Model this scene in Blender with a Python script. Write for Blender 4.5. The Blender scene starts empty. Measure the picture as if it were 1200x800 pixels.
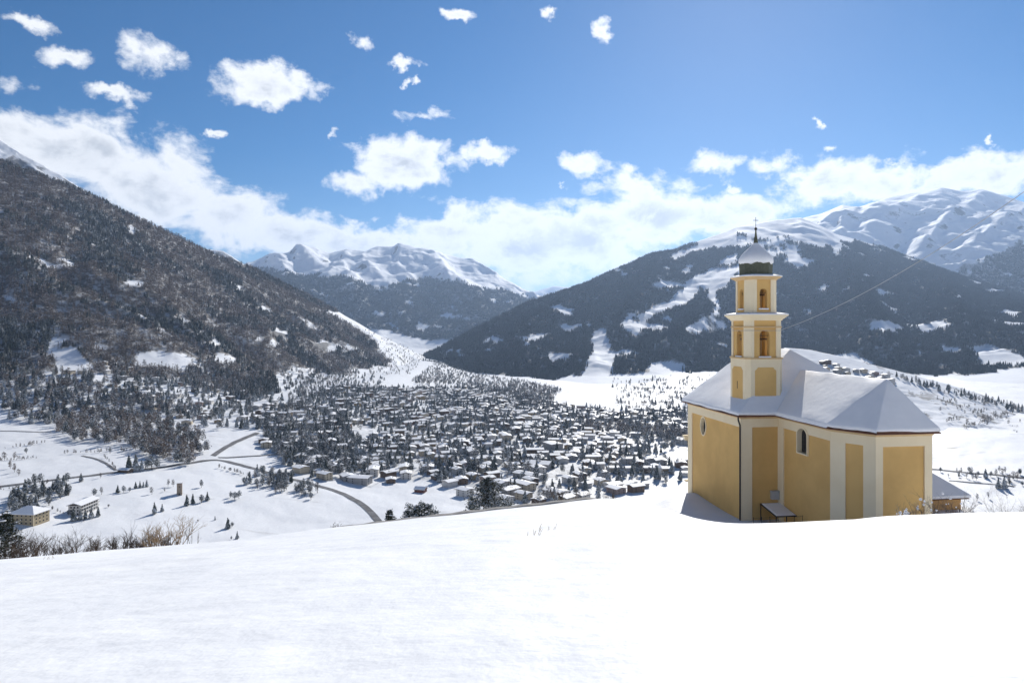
import bpy, bmesh, math, random
import numpy as np
from mathutils import Vector, Matrix
R = math.radians
rng = np.random.default_rng(7)
random.seed(7)
S = bpy.context.scene
COL = S.collection
F, CX, HY = 800.0, 600.0, 385.0        # focal length in photo pixels, optical axis, horizon row

# ------------------------------------------------------------------ camera
cam = bpy.data.cameras.new("camera")
cam.sensor_width = 36.0
cam.lens = 24.0
cam.shift_y = -0.0125
cam.clip_start = 0.1
cam.clip_end = 90000
camo = bpy.data.objects.new("camera", cam)
camo.location = (0, 0, 0)
camo.rotation_euler = (R(90), 0, 0)
COL.objects.link(camo)
S.camera = camo

# ------------------------------------------------------------------ sun + sky
SUN_AZ, SUN_EL = 18.3, 27.4            # degrees right of the view axis, above the horizon
sun = bpy.data.lights.new("sun", 'SUN')
sun.energy = 4.5
sun.angle = R(0.53)
sun.color = (1.0, 0.955, 0.88)
suno = bpy.data.objects.new("sun", sun)
tosun = Vector((math.sin(R(SUN_AZ)) * math.cos(R(SUN_EL)), math.cos(R(SUN_AZ)) * math.cos(R(SUN_EL)), math.sin(R(SUN_EL))))
suno.rotation_euler = (-tosun).to_track_quat('-Z', 'Y').to_euler()
suno.location = (0, 0, 3000)
COL.objects.link(suno)
S.view_settings.view_transform = 'Standard'
S.view_settings.look = 'None'
S.view_settings.exposure = 0.52
S.view_settings.gamma = 1.0
S.view_settings.use_curve_mapping = False
S.cycles.max_bounces = 6
S.cycles.diffuse_bounces = 4
S.cycles.glossy_bounces = 2
S.cycles.transmission_bounces = 2
S.cycles.transparent_max_bounces = 8
S.cycles.volume_bounces = 0
S.cycles.use_denoising = True
S.cycles.sample_clamp_indirect = 6
SKY_STRENGTH = 0.064


class NT:
    """small helper round a node tree"""
    def __init__(s, tree):
        s.t = tree
        s.n = tree.nodes
        s.l = tree.links

    def new(s, typ, **kw):
        n = s.n.new(typ)
        for k, v in kw.items():
            setattr(n, k, v)
        return n

    def link(s, a, b):
        s.l.new(a, b)

    def put(s, sock, v):
        if isinstance(v, bpy.types.NodeSocket):
            s.l.new(v, sock)
        else:
            sock.default_value = v

    def math(s, op, a, b=None, c=None, clamp=False):
        n = s.new('ShaderNodeMath', operation=op, use_clamp=clamp)
        s.put(n.inputs[0], a)
        if b is not None:
            s.put(n.inputs[1], b)
        if c is not None:
            s.put(n.inputs[2], c)
        return n.outputs[0]

    def vec(s, op, a, b=None, c=None):
        n = s.new('ShaderNodeVectorMath', operation=op)
        s.put(n.inputs[0], a)
        if b is not None:
            s.put(n.inputs[1], b)
        if c is not None:
            s.put(n.inputs[2], c)
        return n.outputs['Value'] if op in ('LENGTH', 'DOT_PRODUCT') else n.outputs[0]

    def smooth(s, v, a, b, lo=0.0, hi=1.0):
        n = s.new('ShaderNodeMapRange', interpolation_type='SMOOTHSTEP')
        s.put(n.inputs[0], v)
        n.inputs[1].default_value = a
        n.inputs[2].default_value = b
        n.inputs[3].default_value = lo
        n.inputs[4].default_value = hi
        return n.outputs[0]

    def noise(s, vec, scale, detail=4.0, rough=0.55, dist=0.0):
        n = s.new('ShaderNodeTexNoise')
        if vec is not None:
            s.l.new(vec, n.inputs['Vector'])
        n.inputs['Scale'].default_value = scale
        n.inputs['Detail'].default_value = detail
        n.inputs['Roughness'].default_value = rough
        n.inputs['Distortion'].default_value = dist
        return n.outputs['Fac']

    def mix(s, f, a, b):
        n = s.new('ShaderNodeMix', data_type='RGBA')
        s.put(n.inputs[0], f)
        s.put(n.inputs[6], a if isinstance(a, bpy.types.NodeSocket) else (*a, 1))
        s.put(n.inputs[7], b if isinstance(b, bpy.types.NodeSocket) else (*b, 1))
        return n.outputs[2]

    def bump(s, h, strength, dist):
        n = s.new('ShaderNodeBump')
        n.inputs['Strength'].default_value = strength
        n.inputs['Distance'].default_value = dist
        s.l.new(h, n.inputs['Height'])
        return n.outputs[0]


w = bpy.data.worlds.new("World")
S.world = w
w.use_nodes = True
w.node_tree.nodes.clear()
W = NT(w.node_tree)
sky = W.new('ShaderNodeTexSky', sky_type='NISHITA', sun_disc=False)
sky.sun_elevation = R(SUN_EL)
sky.sun_rotation = R(SUN_AZ)
sky.altitude = 1400
sky.air_density = 1.0
sky.dust_density = 0.3
sky.ozone_density = 4.5
tc = W.new('ShaderNodeTexCoord')
D = tc.outputs['Generated']
sep = W.new('ShaderNodeSeparateXYZ')
W.link(D, sep.inputs[0])
az = W.math('ARCTAN2', sep.outputs[0], sep.outputs[1])
el = W.math('ARCSINE', sep.outputs[2])
com = W.new('ShaderNodeCombineXYZ')
W.link(az, com.inputs[0])
W.link(el, com.inputs[1])
AE0 = com.outputs[0]
# billowing edges: bend the directions with fractal noise before the cloud outlines are measured
wn = W.new('ShaderNodeTexNoise')
W.link(AE0, wn.inputs['Vector'])
wn.inputs['Scale'].default_value = 26.0
wn.inputs['Detail'].default_value = 6.0
wn.inputs['Roughness'].default_value = 0.62
AE = W.vec('MULTIPLY_ADD', W.vec('SUBTRACT', wn.outputs['Color'], (0.5, 0.5, 0.5)), (0.075, 0.05, 0.0), AE0)
# cumulus seen in the photograph: direction (as photo pixel) and angular half sizes
CLOUDS = [(30, 27, 40, 10), (75, 66, 42, 14), (185, 62, 46, 24), (135, 110, 38, 11), (15, 100, 45, 24), (318, 98, 62, 30), (425, 44, 26, 12),
          (467, 73, 22, 7), (498, 133, 42, 12), (706, 36, 15, 13), (537, 13, 15, 6), (643, 14, 10, 8), (395, 155, 10, 11), (250, 156, 11, 8),
          (482, 97, 10, 7), (472, 193, 66, 34), (408, 214, 42, 18), (575, 180, 34, 10), (680, 193, 36, 14),
          (20, 160, 70, 42), (90, 180, 110, 52), (180, 225, 110, 55), (265, 250, 90, 46), (330, 275, 90, 30), (430, 285, 80, 26),
          (520, 272, 66, 34), (600, 285, 95, 52), (690, 275, 90, 55), (770, 250, 85, 45), (850, 258, 70, 38), (745, 218, 45, 18),
          (830, 196, 60, 15), (900, 198, 46, 18), (965, 215, 75, 36), (1040, 215, 85, 30), (1125, 205, 66, 28), (1190, 208, 60, 30),
          (977, 178, 16, 8), (1045, 192, 26, 8), (860, 217, 14, 7), (960, 145, 9, 5), (1155, 170, 8, 5), (660, 215, 10, 6),
          (-120, 190, 150, 70), (1330, 215, 110, 45)]
accs = {'small': None, 'big': None}
for (px, py, rx, ry) in CLOUDS:
    x, z = (px - CX) / F, (HY - py) / F
    a0 = math.atan2(x, 1.0)
    e0 = math.asin(z / math.sqrt(1 + x * x + z * z))
    ca = math.cos(a0)
    sx = F / (rx * ca * ca)
    sy = F / (ry * ca)
    t = W.vec('MULTIPLY_ADD', AE, (sx, sy, 0), (-a0 * sx, -e0 * sy, 0))
    l = W.vec('LENGTH', t)
    key = 'small' if rx < 64 and ry < 26 else 'big'
    accs[key] = l if accs[key] is None else W.math('SMOOTH_MIN', accs[key], l, 0.25)
# the same broken cumulus goes on round the whole horizon outside the frame
ring_n = W.noise(W.vec('MULTIPLY', AE, (3.2, 5.0, 0)), 1.0, 2.0)
ring_e = W.math('ABSOLUTE', W.math('SUBTRACT', el, R(9)))
ring = W.math('ADD', W.math('MULTIPLY', ring_e, 5.0), W.math('MULTIPLY', W.math('SUBTRACT', 0.52, ring_n), 5.0))
ring = W.math('ADD', ring, W.smooth(W.math('ABSOLUTE', az), 0.95, 0.62, 0.0, 4.0))
big = W.math('MULTIPLY', W.math('SUBTRACT', 1.0, W.math('MINIMUM', accs['big'], ring)), 1.9)
small = W.math('MULTIPLY', W.math('SUBTRACT', 0.92, accs['small']), 1.05)
field = W.math('MAXIMUM', big, small)


def cloud_density(vecsock):
    v = W.vec('MULTIPLY', vecsock, (1.0, 1.0, 1.6))
    n1 = W.noise(v, 13.0, 9.0, 0.60, 0.25)
    n2 = W.noise(v, 5.0, 3.0, 0.5)
    n = W.math('ADD', W.math('MULTIPLY', W.math('SUBTRACT', n1, 0.5), 3.9), W.math('MULTIPLY', W.math('SUBTRACT', n2, 0.5), 0.9))
    return W.math('ADD', field, n)


d0 = cloud_density(D)
offs = tosun * 0.018
d1 = cloud_density(W.vec('ADD', D, tuple(offs)))
mask = W.smooth(d0, 0.0, 0.85)
mask = W.math('POWER', mask, 0.8)
lit = W.smooth(W.math('SUBTRACT', d1, d0), -0.5, 0.35)
core = W.smooth(d0, 0.7, 2.3)
lit = W.math('SUBTRACT', 1.0, W.math('MULTIPLY', core, W.math('SUBTRACT', 1.0, W.math('MULTIPLY', lit, 0.75))), clamp=True)
K = 1.0 / SKY_STRENGTH
ccol = W.mix(lit, (0.40 * K, 0.425 * K, 0.46 * K), (0.74 * K, 0.75 * K, 0.765 * K))
up = W.smooth(el, R(-1.0), R(1.0))
hs = W.new('ShaderNodeHueSaturation')
hs.inputs['Saturation'].default_value = 1.42
hs.inputs['Value'].default_value = 0.82
W.link(sky.outputs[0], hs.inputs['Color'])
final = W.mix(W.math('MULTIPLY', mask, up), hs.outputs[0], ccol)
bg = W.new('ShaderNodeBackground')
W.link(final, bg.inputs['Color'])
bg.inputs['Strength'].default_value = SKY_STRENGTH
wo = W.new('ShaderNodeOutputWorld')
W.link(bg.outputs[0], wo.inputs['Surface'])


# ------------------------------------------------------------------ numpy helpers
def _hash(ix, iy, seed):
    h = (ix.astype(np.int64) * 374761393 + iy.astype(np.int64) * 668265263 + seed * 1274126177) & 0xFFFFFFFF
    h = ((h ^ (h >> 13)) * 1103515245) & 0xFFFFFFFF
    h = ((h ^ (h >> 16)) * 2246822519) & 0xFFFFFFFF
    return (h ^ (h >> 15)) & 0xFFFF


def pnoise(x, y, seed=0):
    x = np.asarray(x, float)
    y = np.asarray(y, float)
    x0, y0 = np.floor(x), np.floor(y)
    fx, fy = x - x0, y - y0
    u = fx * fx * fx * (fx * (fx * 6 - 15) + 10)
    v = fy * fy * fy * (fy * (fy * 6 - 15) + 10)
    out = 0
    for dx in (0, 1):
        for dy in (0, 1):
            a = _hash(x0 + dx, y0 + dy, seed) * (2 * np.pi / 65536.0)
            g = np.cos(a) * (fx - dx) + np.sin(a) * (fy - dy)
            out = out + g * (u if dx else 1 - u) * (v if dy else 1 - v)
    return out * 1.5


def fbm(x, y, octv=5, seed=0, gain=0.5):
    s, a, f = 0, 1.0, 1.0
    for i in range(octv):
        s = s + a * pnoise(x * f + 17.3 * i, y * f - 9.1 * i, seed + i)
        a *= gain
        f *= 2.03
    return s


def ridged(x, y, octv=5, seed=0):
    s, a, f, wgt = 0, 1.0, 1.0, 1.0
    for i in range(octv):
        n = (1 - np.abs(pnoise(x * f, y * f, seed + i))) ** 2 * wgt
        s = s + a * n
        wgt = np.clip(n * 1.6, 0, 1)
        a *= 0.5
        f *= 2.1
    return s / 1.9


def sstep(a, b, x):
    t = np.clip((np.asarray(x, float) - a) / (b - a), 0, 1)
    return t * t * (3 - 2 * t)


def in_poly(px, py, poly):
    px, py = np.asarray(px, float), np.asarray(py, float)
    ins = np.zeros(px.shape, bool)
    n = len(poly)
    for i in range(n):
        x1, y1 = poly[i]
        x2, y2 = poly[(i + 1) % n]
        if y1 == y2:
            continue
        c = ((y1 > py) != (y2 > py)) & (px < (x2 - x1) * (py - y1) / (y2 - y1) + x1)
        ins ^= c
    return ins


def tab(px, pts, col):
    xs = [p[0] for p in pts]
    ys = [p[col] for p in pts]
    return np.interp(px, xs, ys)


# ------------------------------------------------------------------ ground height
CREST = [(-900, .40, 40), (-300, .36, 38), (0, .3375, 36), (100, .3275, 36), (200, .317, 36), (300, .304, 36), (400, .291, 37), (500, .278, 38), (600, .2645, 40),
         (660, .257, 42), (710, .2505, 42), (745, .2555, 36), (780, .269, 30), (820, .283, 26), (850, .288, 25), (900, .2885, 25), (940, .2865, 25), (1000, .2815, 25),
         (1060, .2765, 25), (1200, .2735, 25), (1500, .27, 25), (2100, .26, 25)]
CPHI0 = [math.atan((c[0] - CX) / F) for c in CREST]
CPHI = np.linspace(R(-75), R(75), 1501)
_k = np.exp(-np.linspace(-2.5, 2.5, 41) ** 2)
_k /= _k.sum()


def _smooth_table(col):
    t = np.interp(CPHI, CPHI0, [c[col] for c in CREST])
    for _ in range(3):
        t = np.convolve(np.pad(t, 20, 'edge'), _k, 'valid')
    return t


CREST_S, CREST_D = _smooth_table(1), _smooth_table(2)


def floor_z(X, Y):
    z = -170 - 11 * np.clip((Y - 700) / 1500, 0, 1.4)
    z = z + 31 * sstep(-130, -430, X) + 22 * sstep(330, 680, X)
    return z


def ground_z(X, Y):
    X, Y = np.asarray(X, float), np.asarray(Y, float)
    r = np.hypot(X, Y)
    phi = np.arctan2(X, Y)
    s = np.interp(phi, CPHI, CREST_S)
    dc = np.interp(phi, CPHI, CREST_D)
    cp = np.clip(np.cos(phi), 0.25, 1)
    # along a ray, with forward distance d = r cos(phi): z = -1.7 - a d - b d^2, tangent to the sight line at dc
    b = 1.7 / dc ** 2
    a = s - 3.4 / dc
    d = r * cp
    smax = 0.50
    ds = (smax - a) / (2 * b)
    q = np.minimum(d, ds)
    z = -1.7 - a * q - b * q * q - smax * (d - q)
    back = sstep(R(75), R(125), np.abs(phi))
    z = z * (1 - back) + (-1.7 + 0.10 * r) * back
    # soft snow relief
    z = z + (0.10 * fbm(X / 9.0, Y / 9.0, 3, 3) + 0.45 * pnoise(X / 45.0, Y / 45.0, 8)) * sstep(6, 40, r) * sstep(900, 200, r)
    # terrace the church stands on
    ex = np.where(X < 31, (X - 31) / 17.5, (X - 31) / 27.0)
    ell = np.hypot(ex, (Y - 74) / 17.0)
    wt = 1 - sstep(0.72, 1.35, ell)
    z = z * (1 - wt) + (-19.7 + 0.25 * pnoise(X / 7.0, Y / 7.0, 11)) * wt
    # snow bank between the terrace and the meadow
    z = z + 0.9 * np.exp(-((X - 10.5) / 5.0) ** 2 - ((Y - 70) / 8.0) ** 2)
    fl = floor_z(X, Y)
    fl = fl + (1.6 * fbm(X / 140.0, Y / 140.0, 4, 21) + 0.5 * fbm(X / 25., Y / 25., 2, 27)) * sstep(200, 420, r)
    k = 7.0
    t = (z - fl) / k
    out = fl + k * np.where(t > 30, t, np.log1p(np.exp(np.clip(t, -40, 30))))
    return out


def gz(x, y):
    return float(ground_z(np.array([x]), np.array([y]))[0])


# ------------------------------------------------------------------ materials
def principled(name):
    m = bpy.data.materials.new(name)
    m.use_nodes = True
    n = NT(m.node_tree)
    b = m.node_tree.nodes['Principled BSDF']
    b.inputs['Specular IOR Level'].default_value = 0.25
    return m, n, b


def geo_pos(n):
    return n.new('ShaderNodeNewGeometry')


def plain(name, c1, c2=None, scale=1.5, rough=0.85, bump=0.0, bscale=6.0, spec=0.25, metal=0.0, streak=False):
    m, n, b = principled(name)
    g = geo_pos(n)
    tcn = n.new('ShaderNodeTexCoord')
    v = tcn.outputs['Object']
    c2 = c2 or tuple(x * 0.82 for x in c1)
    if streak:
        v2 = n.vec('MULTIPLY', v, (1.0, 1.0, 0.18))
    else:
        v2 = v
    f = n.smooth(n.noise(v2, scale, 5.0, 0.6), 0.32, 0.68)
    n.link(n.mix(f, c1, c2), b.inputs['Base Color'])
    b.inputs['Roughness'].default_value = rough
    b.inputs['Specular IOR Level'].default_value = spec
    b.inputs['Metallic'].default_value = metal
    if bump:
        n.link(n.bump(n.noise(v, bscale, 5.0, 0.6), bump, 0.05), b.inputs['Normal'])
    return m


SNOW = (0.86, 0.875, 0.90)


def terrain_material(name, rock_amount, near=False, floor_col=(0.14, 0.125, 0.11), bd=4.0, bs=.35):
    """snow with forest floor where the 'forest' attribute says so and rock on steep faces"""
    m, n, b = principled(name)
    g = geo_pos(n)
    P = g.outputs['Position']
    at = n.new('ShaderNodeAttribute', attribute_name='forest')
    fac = at.outputs['Fac']
    nz = n.new('ShaderNodeSeparateXYZ')
    n.link(g.outputs['Normal'], nz.inputs[0])
    spk = n.noise(P, 0.07, 4.0, 0.65)
    sn = n.mix(n.smooth(n.noise(P, 0.006, 5.0, 0.6), 0.35, 0.65), SNOW, (0.80, 0.82, 0.85))
    base = sn
    if rock_amount > 0:
        rk_n = n.noise(P, 0.0055, 7.0, 0.68)
        steep = n.math('SUBTRACT', 1.0, nz.outputs[2])
        rk = n.smooth(n.math('ADD', n.math('MULTIPLY', steep, 1.5), n.math('MULTIPLY', rk_n, 1.2)), 1.06 - rock_amount * .3, 1.22 - rock_amount * .3)
        base = n.mix(rk, base, n.mix(spk, (0.09, 0.09, 0.095), (0.18, 0.178, 0.175)))
    ff = n.mix(n.smooth(n.noise(P, 0.045, 5.0, 0.7), 0.44, 0.62), floor_col, (0.48, 0.49, 0.51))
    base = n.mix(n.math('MULTIPLY', fac, 1.0, clamp=True), base, ff)
    n.link(base, b.inputs['Base Color'])
    b.inputs['Roughness'].default_value = 0.8
    b.inputs['Specular IOR Level'].default_value = 0.15
    n.link(n.bump(n.noise(P, 0.02 if bd < 10 else 0.006, 8.0, 0.6), bs, bd), b.inputs['Normal'])
    return m


def ground_material():
    m, n, b = principled("meadow_snow")
    g = geo_pos(n)
    P = g.outputs['Position']
    ln = n.vec('LENGTH', P)
    far = n.smooth(ln, 150, 420)
    town = n.new('ShaderNodeAttribute', attribute_name='town').outputs['Fac']
    grass = n.new('ShaderNodeAttribute', attribute_name='stubble').outputs['Fac']
    sn = n.mix(n.smooth(n.noise(P, 0.35, 6.0, 0.6), 0.3, 0.7), (0.82, 0.83, 0.845), (0.775, 0.79, 0.815))
    # dirty cleared snow between the houses
    tn = n.smooth(n.noise(P, 0.05, 6.0, 0.7), 0.40, 0.62)
    base = n.mix(n.math('MULTIPLY', town, n.math('ADD', 0.05, n.math('MULTIPLY', tn, 0.42))), sn, (0.20, 0.20, 0.205))
    # thin grass and terrace edges breaking through the valley snow
    pv = n.vec('MULTIPLY', P, (0.012, 0.055, 0.0))
    gl = n.smooth(n.noise(pv, 1.0, 7.0, 0.62, 0.6), 0.60, 0.74)
    base = n.mix(n.math('MULTIPLY', n.math('MULTIPLY', gl, grass), far), base, (0.22, 0.20, 0.17))
    n.link(base, b.inputs['Base Color'])
    b.inputs['Roughness'].default_value = 0.62
    b.inputs['Specular IOR Level'].default_value = 0.2
    h1 = n.noise(P, 0.8, 5.0, 0.55)
    h2 = n.noise(n.vec('MULTIPLY', P, (1, 0.35, 1)), 6.0, 4.0, 0.55)
    h3 = n.noise(n.vec('MULTIPLY', P, (1, 0.6, 1)), 0.16, 3.0, 0.5, 0.4)
    h4 = n.noise(P, 45.0, 2.0, 0.5)
    hh = n.math('ADD', n.math('MULTIPLY', h1, 0.20), n.math('MULTIPLY', h2, 0.016))
    hh = n.math('ADD', hh, n.math('ADD', n.math('MULTIPLY', h3, 0.7), n.math('MULTIPLY', h4, 0.0012)))
    n.link(n.bump(hh, 0.5, 1.0), b.inputs['Normal'])
    return m


def roof_snow_material(name, patch=0.0):
    m, n, b = principled(name)
    g = geo_pos(n)
    P = g.outputs['Position']
    col = n.mix(n.smooth(n.noise(P, 1.2, 5.0, 0.6), 0.3, 0.7), (0.89, 0.89, 0.90), (0.85, 0.855, 0.87))
    if patch:
        k = n.smooth(n.noise(P, 0.16, 4.0, 0.6), 0.60, 0.66, 0.0, patch)
        col = n.mix(k, col, (0.16, 0.13, 0.11))
    n.link(col, b.inputs['Base Color'])
    b.inputs['Roughness'].default_value = 0.6
    n.link(n.bump(n.noise(P, 1.3, 5.0, 0.5), 0.22, 0.12), b.inputs['Normal'])
    return m


def tree_material(name, dark, light, snow_lo, snow_hi, nscale=0.9, snow=(0.80, 0.83, 0.87)):
    """needles or twigs, with snow lying on faces that look up"""
    m, n, b = principled(name)
    g = geo_pos(n)
    sp = n.new('ShaderNodeSeparateXYZ')
    n.link(g.outputs['Normal'], sp.inputs[0])
    oi = n.new('ShaderNodeObjectInfo')
    ns = n.noise(g.outputs['Position'], nscale, 3.0, 0.6)
    k = n.math('ADD', sp.outputs[2], n.math('MULTIPLY', n.math('SUBTRACT', ns, 0.5), 1.5))
    k = n.math('ADD', k, n.math('MULTIPLY', n.math('SUBTRACT', oi.outputs['Random'], 0.5), 0.35))
    sf = n.smooth(k, snow_lo, snow_hi)
    col = n.mix(oi.outputs['Random'], dark, light)
    n.link(n.mix(sf, col, snow), b.inputs['Base Color'])
    b.inputs['Roughness'].default_value = 0.8
    b.inputs['Specular IOR Level'].default_value = 0.12
    return m


M = {}
M['ground'] = ground_material()
M['hill'] = terrain_material("valley_hill_snow", 0.0)
M['slope'] = terrain_material("forest_slope_snow", 0.25)
M['alp'] = terrain_material("alpine_snow_rock", 0.18, floor_col=(0.045, 0.052, 0.06), bd=30., bs=.6)
M['farforest'] = terrain_material("far_forest_slope", 0.2, floor_col=(0.04, 0.046, 0.052), bd=30., bs=.6)
M['snow'] = roof_snow_material("roof_snow")
M['townsnow'] = roof_snow_material("town_roof_snow", 0.85)
M['road'] = plain("cleared_asphalt", (0.085, 0.085, 0.09), (0.20, 0.20, 0.21), 0.12)
M['cream'] = plain("cream_plaster", (0.87, 0.745, 0.52), (0.83, 0.70, 0.475), 0.5, 0.9, 0.12, 9.0)
M['ochre'] = plain("ochre_plaster", (0.72, 0.465, 0.175), (0.63, 0.395, 0.145), 0.28, 0.9, 0.12, 9.0)
M['apricot'] = plain("apricot_plaster", (0.66, 0.47, 0.25), (0.60, 0.42, 0.22), 0.9, 0.9, 0.1)
M['rust'] = plain("rust_red_eave", (0.20, 0.09, 0.055), (0.14, 0.06, 0.04), 2.0, 0.6)
M['dark'] = plain("dark_metal", (0.03, 0.03, 0.032), (0.05, 0.048, 0.045), 3.0, 0.5)
M['opening'] = plain("dark_interior_shade", (0.035, 0.03, 0.026), (0.05, 0.042, 0.035), 3.0, 0.9)  # near black: shade inside the tower openings put into the colour
M['copper'] = plain("dark_green_shingle", (0.085, 0.092, 0.065), (0.125, 0.13, 0.09), 5.0, 0.75, 0.4, 14.0)
M['bronze'] = plain("bell_bronze", (0.30, 0.22, 0.10), (0.22, 0.16, 0.08), 4.0, 0.45, metal=0.7)
M['grey'] = plain("grey_paint", (0.45, 0.46, 0.47), (0.40, 0.41, 0.42), 2.0, 0.6)
M['wood'] = plain("weathered_wood", (0.11, 0.075, 0.05), (0.17, 0.125, 0.09), 3.0, 0.85)
M['stone'] = plain("grey_stone", (0.27, 0.255, 0.24), (0.36, 0.345, 0.33), 2.5, 0.9, 0.6, 3.0)
M['concrete'] = plain("brown_concrete", (0.33, 0.27, 0.21), (0.26, 0.21, 0.17), 0.7, 0.9)
WALLS = [plain("white_house_plaster", (0.62, 0.60, 0.57), (0.54, 0.52, 0.49), 0.4),
         plain("cream_house_plaster", (0.54, 0.47, 0.36), (0.47, 0.40, 0.30), 0.4),
         plain("grey_house_plaster", (0.36, 0.35, 0.34), (0.29, 0.285, 0.28), 0.4),
         plain("brown_timber_house", (0.12, 0.085, 0.062), (0.18, 0.125, 0.09), 0.4),
         plain("ochre_house_plaster", (0.40, 0.30, 0.18), (0.34, 0.25, 0.15), 0.4),
         plain("pink_house_plaster", (0.36, 0.27, 0.235), (0.30, 0.22, 0.19), 0.4)]
WALL_WORD = ['white', 'cream', 'grey', 'brown timber', 'ochre', 'pink']
M['tan'] = plain('tan_house_plaster', (0.40, 0.33, 0.22), (0.34, 0.28, 0.185), 0.4)
M['redwood'] = plain("red_brown_boards", (0.20, 0.075, 0.055), (0.15, 0.06, 0.045), 1.0)
M['pane'] = plain("dark_window_pane", (0.02, 0.02, 0.022), (0.03, 0.03, 0.032), 2.0, 0.35, spec=0.25)
M['fir'] = tree_material("frosted_fir_needles", (0.035, 0.045, 0.038), (0.07, 0.075, 0.064), 0.15, 0.9, 0.6, snow=(0.66, 0.69, 0.72))
M['firdark'] = tree_material("dark_fir_needles", (0.022, 0.034, 0.034), (0.045, 0.056, 0.054), 0.62, 1.2, 0.4)
M['larch'] = tree_material("bare_larch_twigs", (0.13, 0.096, 0.074), (0.22, 0.168, 0.13), 0.55, 1.1, 0.5)
M['frost'] = tree_material("frosted_deciduous_twigs", (0.11, 0.10, 0.088), (0.19, 0.17, 0.15), 0.35, 0.95, 0.8)
M['nearfir'] = tree_material("near_pine_needles", (0.030, 0.038, 0.022), (0.05, 0.058, 0.034), 0.60, 1.05, 2.2)
M['twig'] = tree_material("brown_twigs", (0.075, 0.052, 0.038), (0.12, 0.085, 0.062), 0.80, 1.25, 3.0)
M['frosttwig'] = tree_material("snowy_twigs", (0.11, 0.088, 0.07), (0.16, 0.13, 0.105), 0.50, 1.05, 3.0)
M['straw'] = tree_material("straw_twigs", (0.36, 0.25, 0.14), (0.44, 0.32, 0.19), 0.95, 1.4, 3.0)
M['bark'] = plain("bark", (0.075, 0.055, 0.042), (0.12, 0.09, 0.07), 4.0, 0.9)


# ------------------------------------------------------------------ object helpers
def tag(o, label=None, cat=None, group=None, kind=None):
    if label:
        o['label'] = label
    if cat:
        o['category'] = cat
    if group:
        o['group'] = group
    if kind:
        o['kind'] = kind
    return o


def mesh_np(name, V, Fq, mats=(), midx=None, smooth=False, attrs=None):
    """V (n,3) floats, Fq list of faces or int array (m,4)/(m,3)"""
    me = bpy.data.meshes.new(name)
    V = np.asarray(V, np.float32)
    if isinstance(Fq, np.ndarray):
        k = Fq.shape[1]
        me.vertices.add(len(V))
        me.vertices.foreach_set('co', V.ravel())
        me.loops.add(Fq.size)
        me.loops.foreach_set('vertex_index', Fq.astype(np.int32).ravel())
        me.polygons.add(len(Fq))
        me.polygons.foreach_set('loop_start', np.arange(0, Fq.size, k, dtype=np.int32))
        me.polygons.foreach_set('loop_total', np.full(len(Fq), k, np.int32))
    else:
        me.from_pydata([tuple(map(float, v)) for v in V], [], [tuple(int(i) for i in f) for f in Fq])
    for m in mats:
        me.materials.append(m)
    if midx is not None:
        me.polygons.foreach_set('material_index', np.asarray(midx, np.int32))
    me.polygons.foreach_set('use_smooth', np.full(len(me.polygons), smooth))
    for k, a in (attrs or {}).items():
        at = me.attributes.new(k, 'FLOAT', 'POINT')
        at.data.foreach_set('value', np.asarray(a, np.float32))
    me.update(calc_edges=True)
    me.validate()
    return me


def link(name, me, parent=None, loc=(0, 0, 0), rotz=0.0):
    o = bpy.data.objects.new(name, me)
    COL.objects.link(o)
    o.parent = parent
    o.location = loc
    o.rotation_euler = (0, 0, rotz)
    return o


def empty(name, loc, rotz=0.0, label=None, cat=None, group=None):
    o = bpy.data.objects.new(name, None)
    o.empty_display_size = 0.5
    COL.objects.link(o)
    o.location = loc
    o.rotation_euler = (0, 0, rotz)
    return tag(o, label, cat, group)


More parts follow.
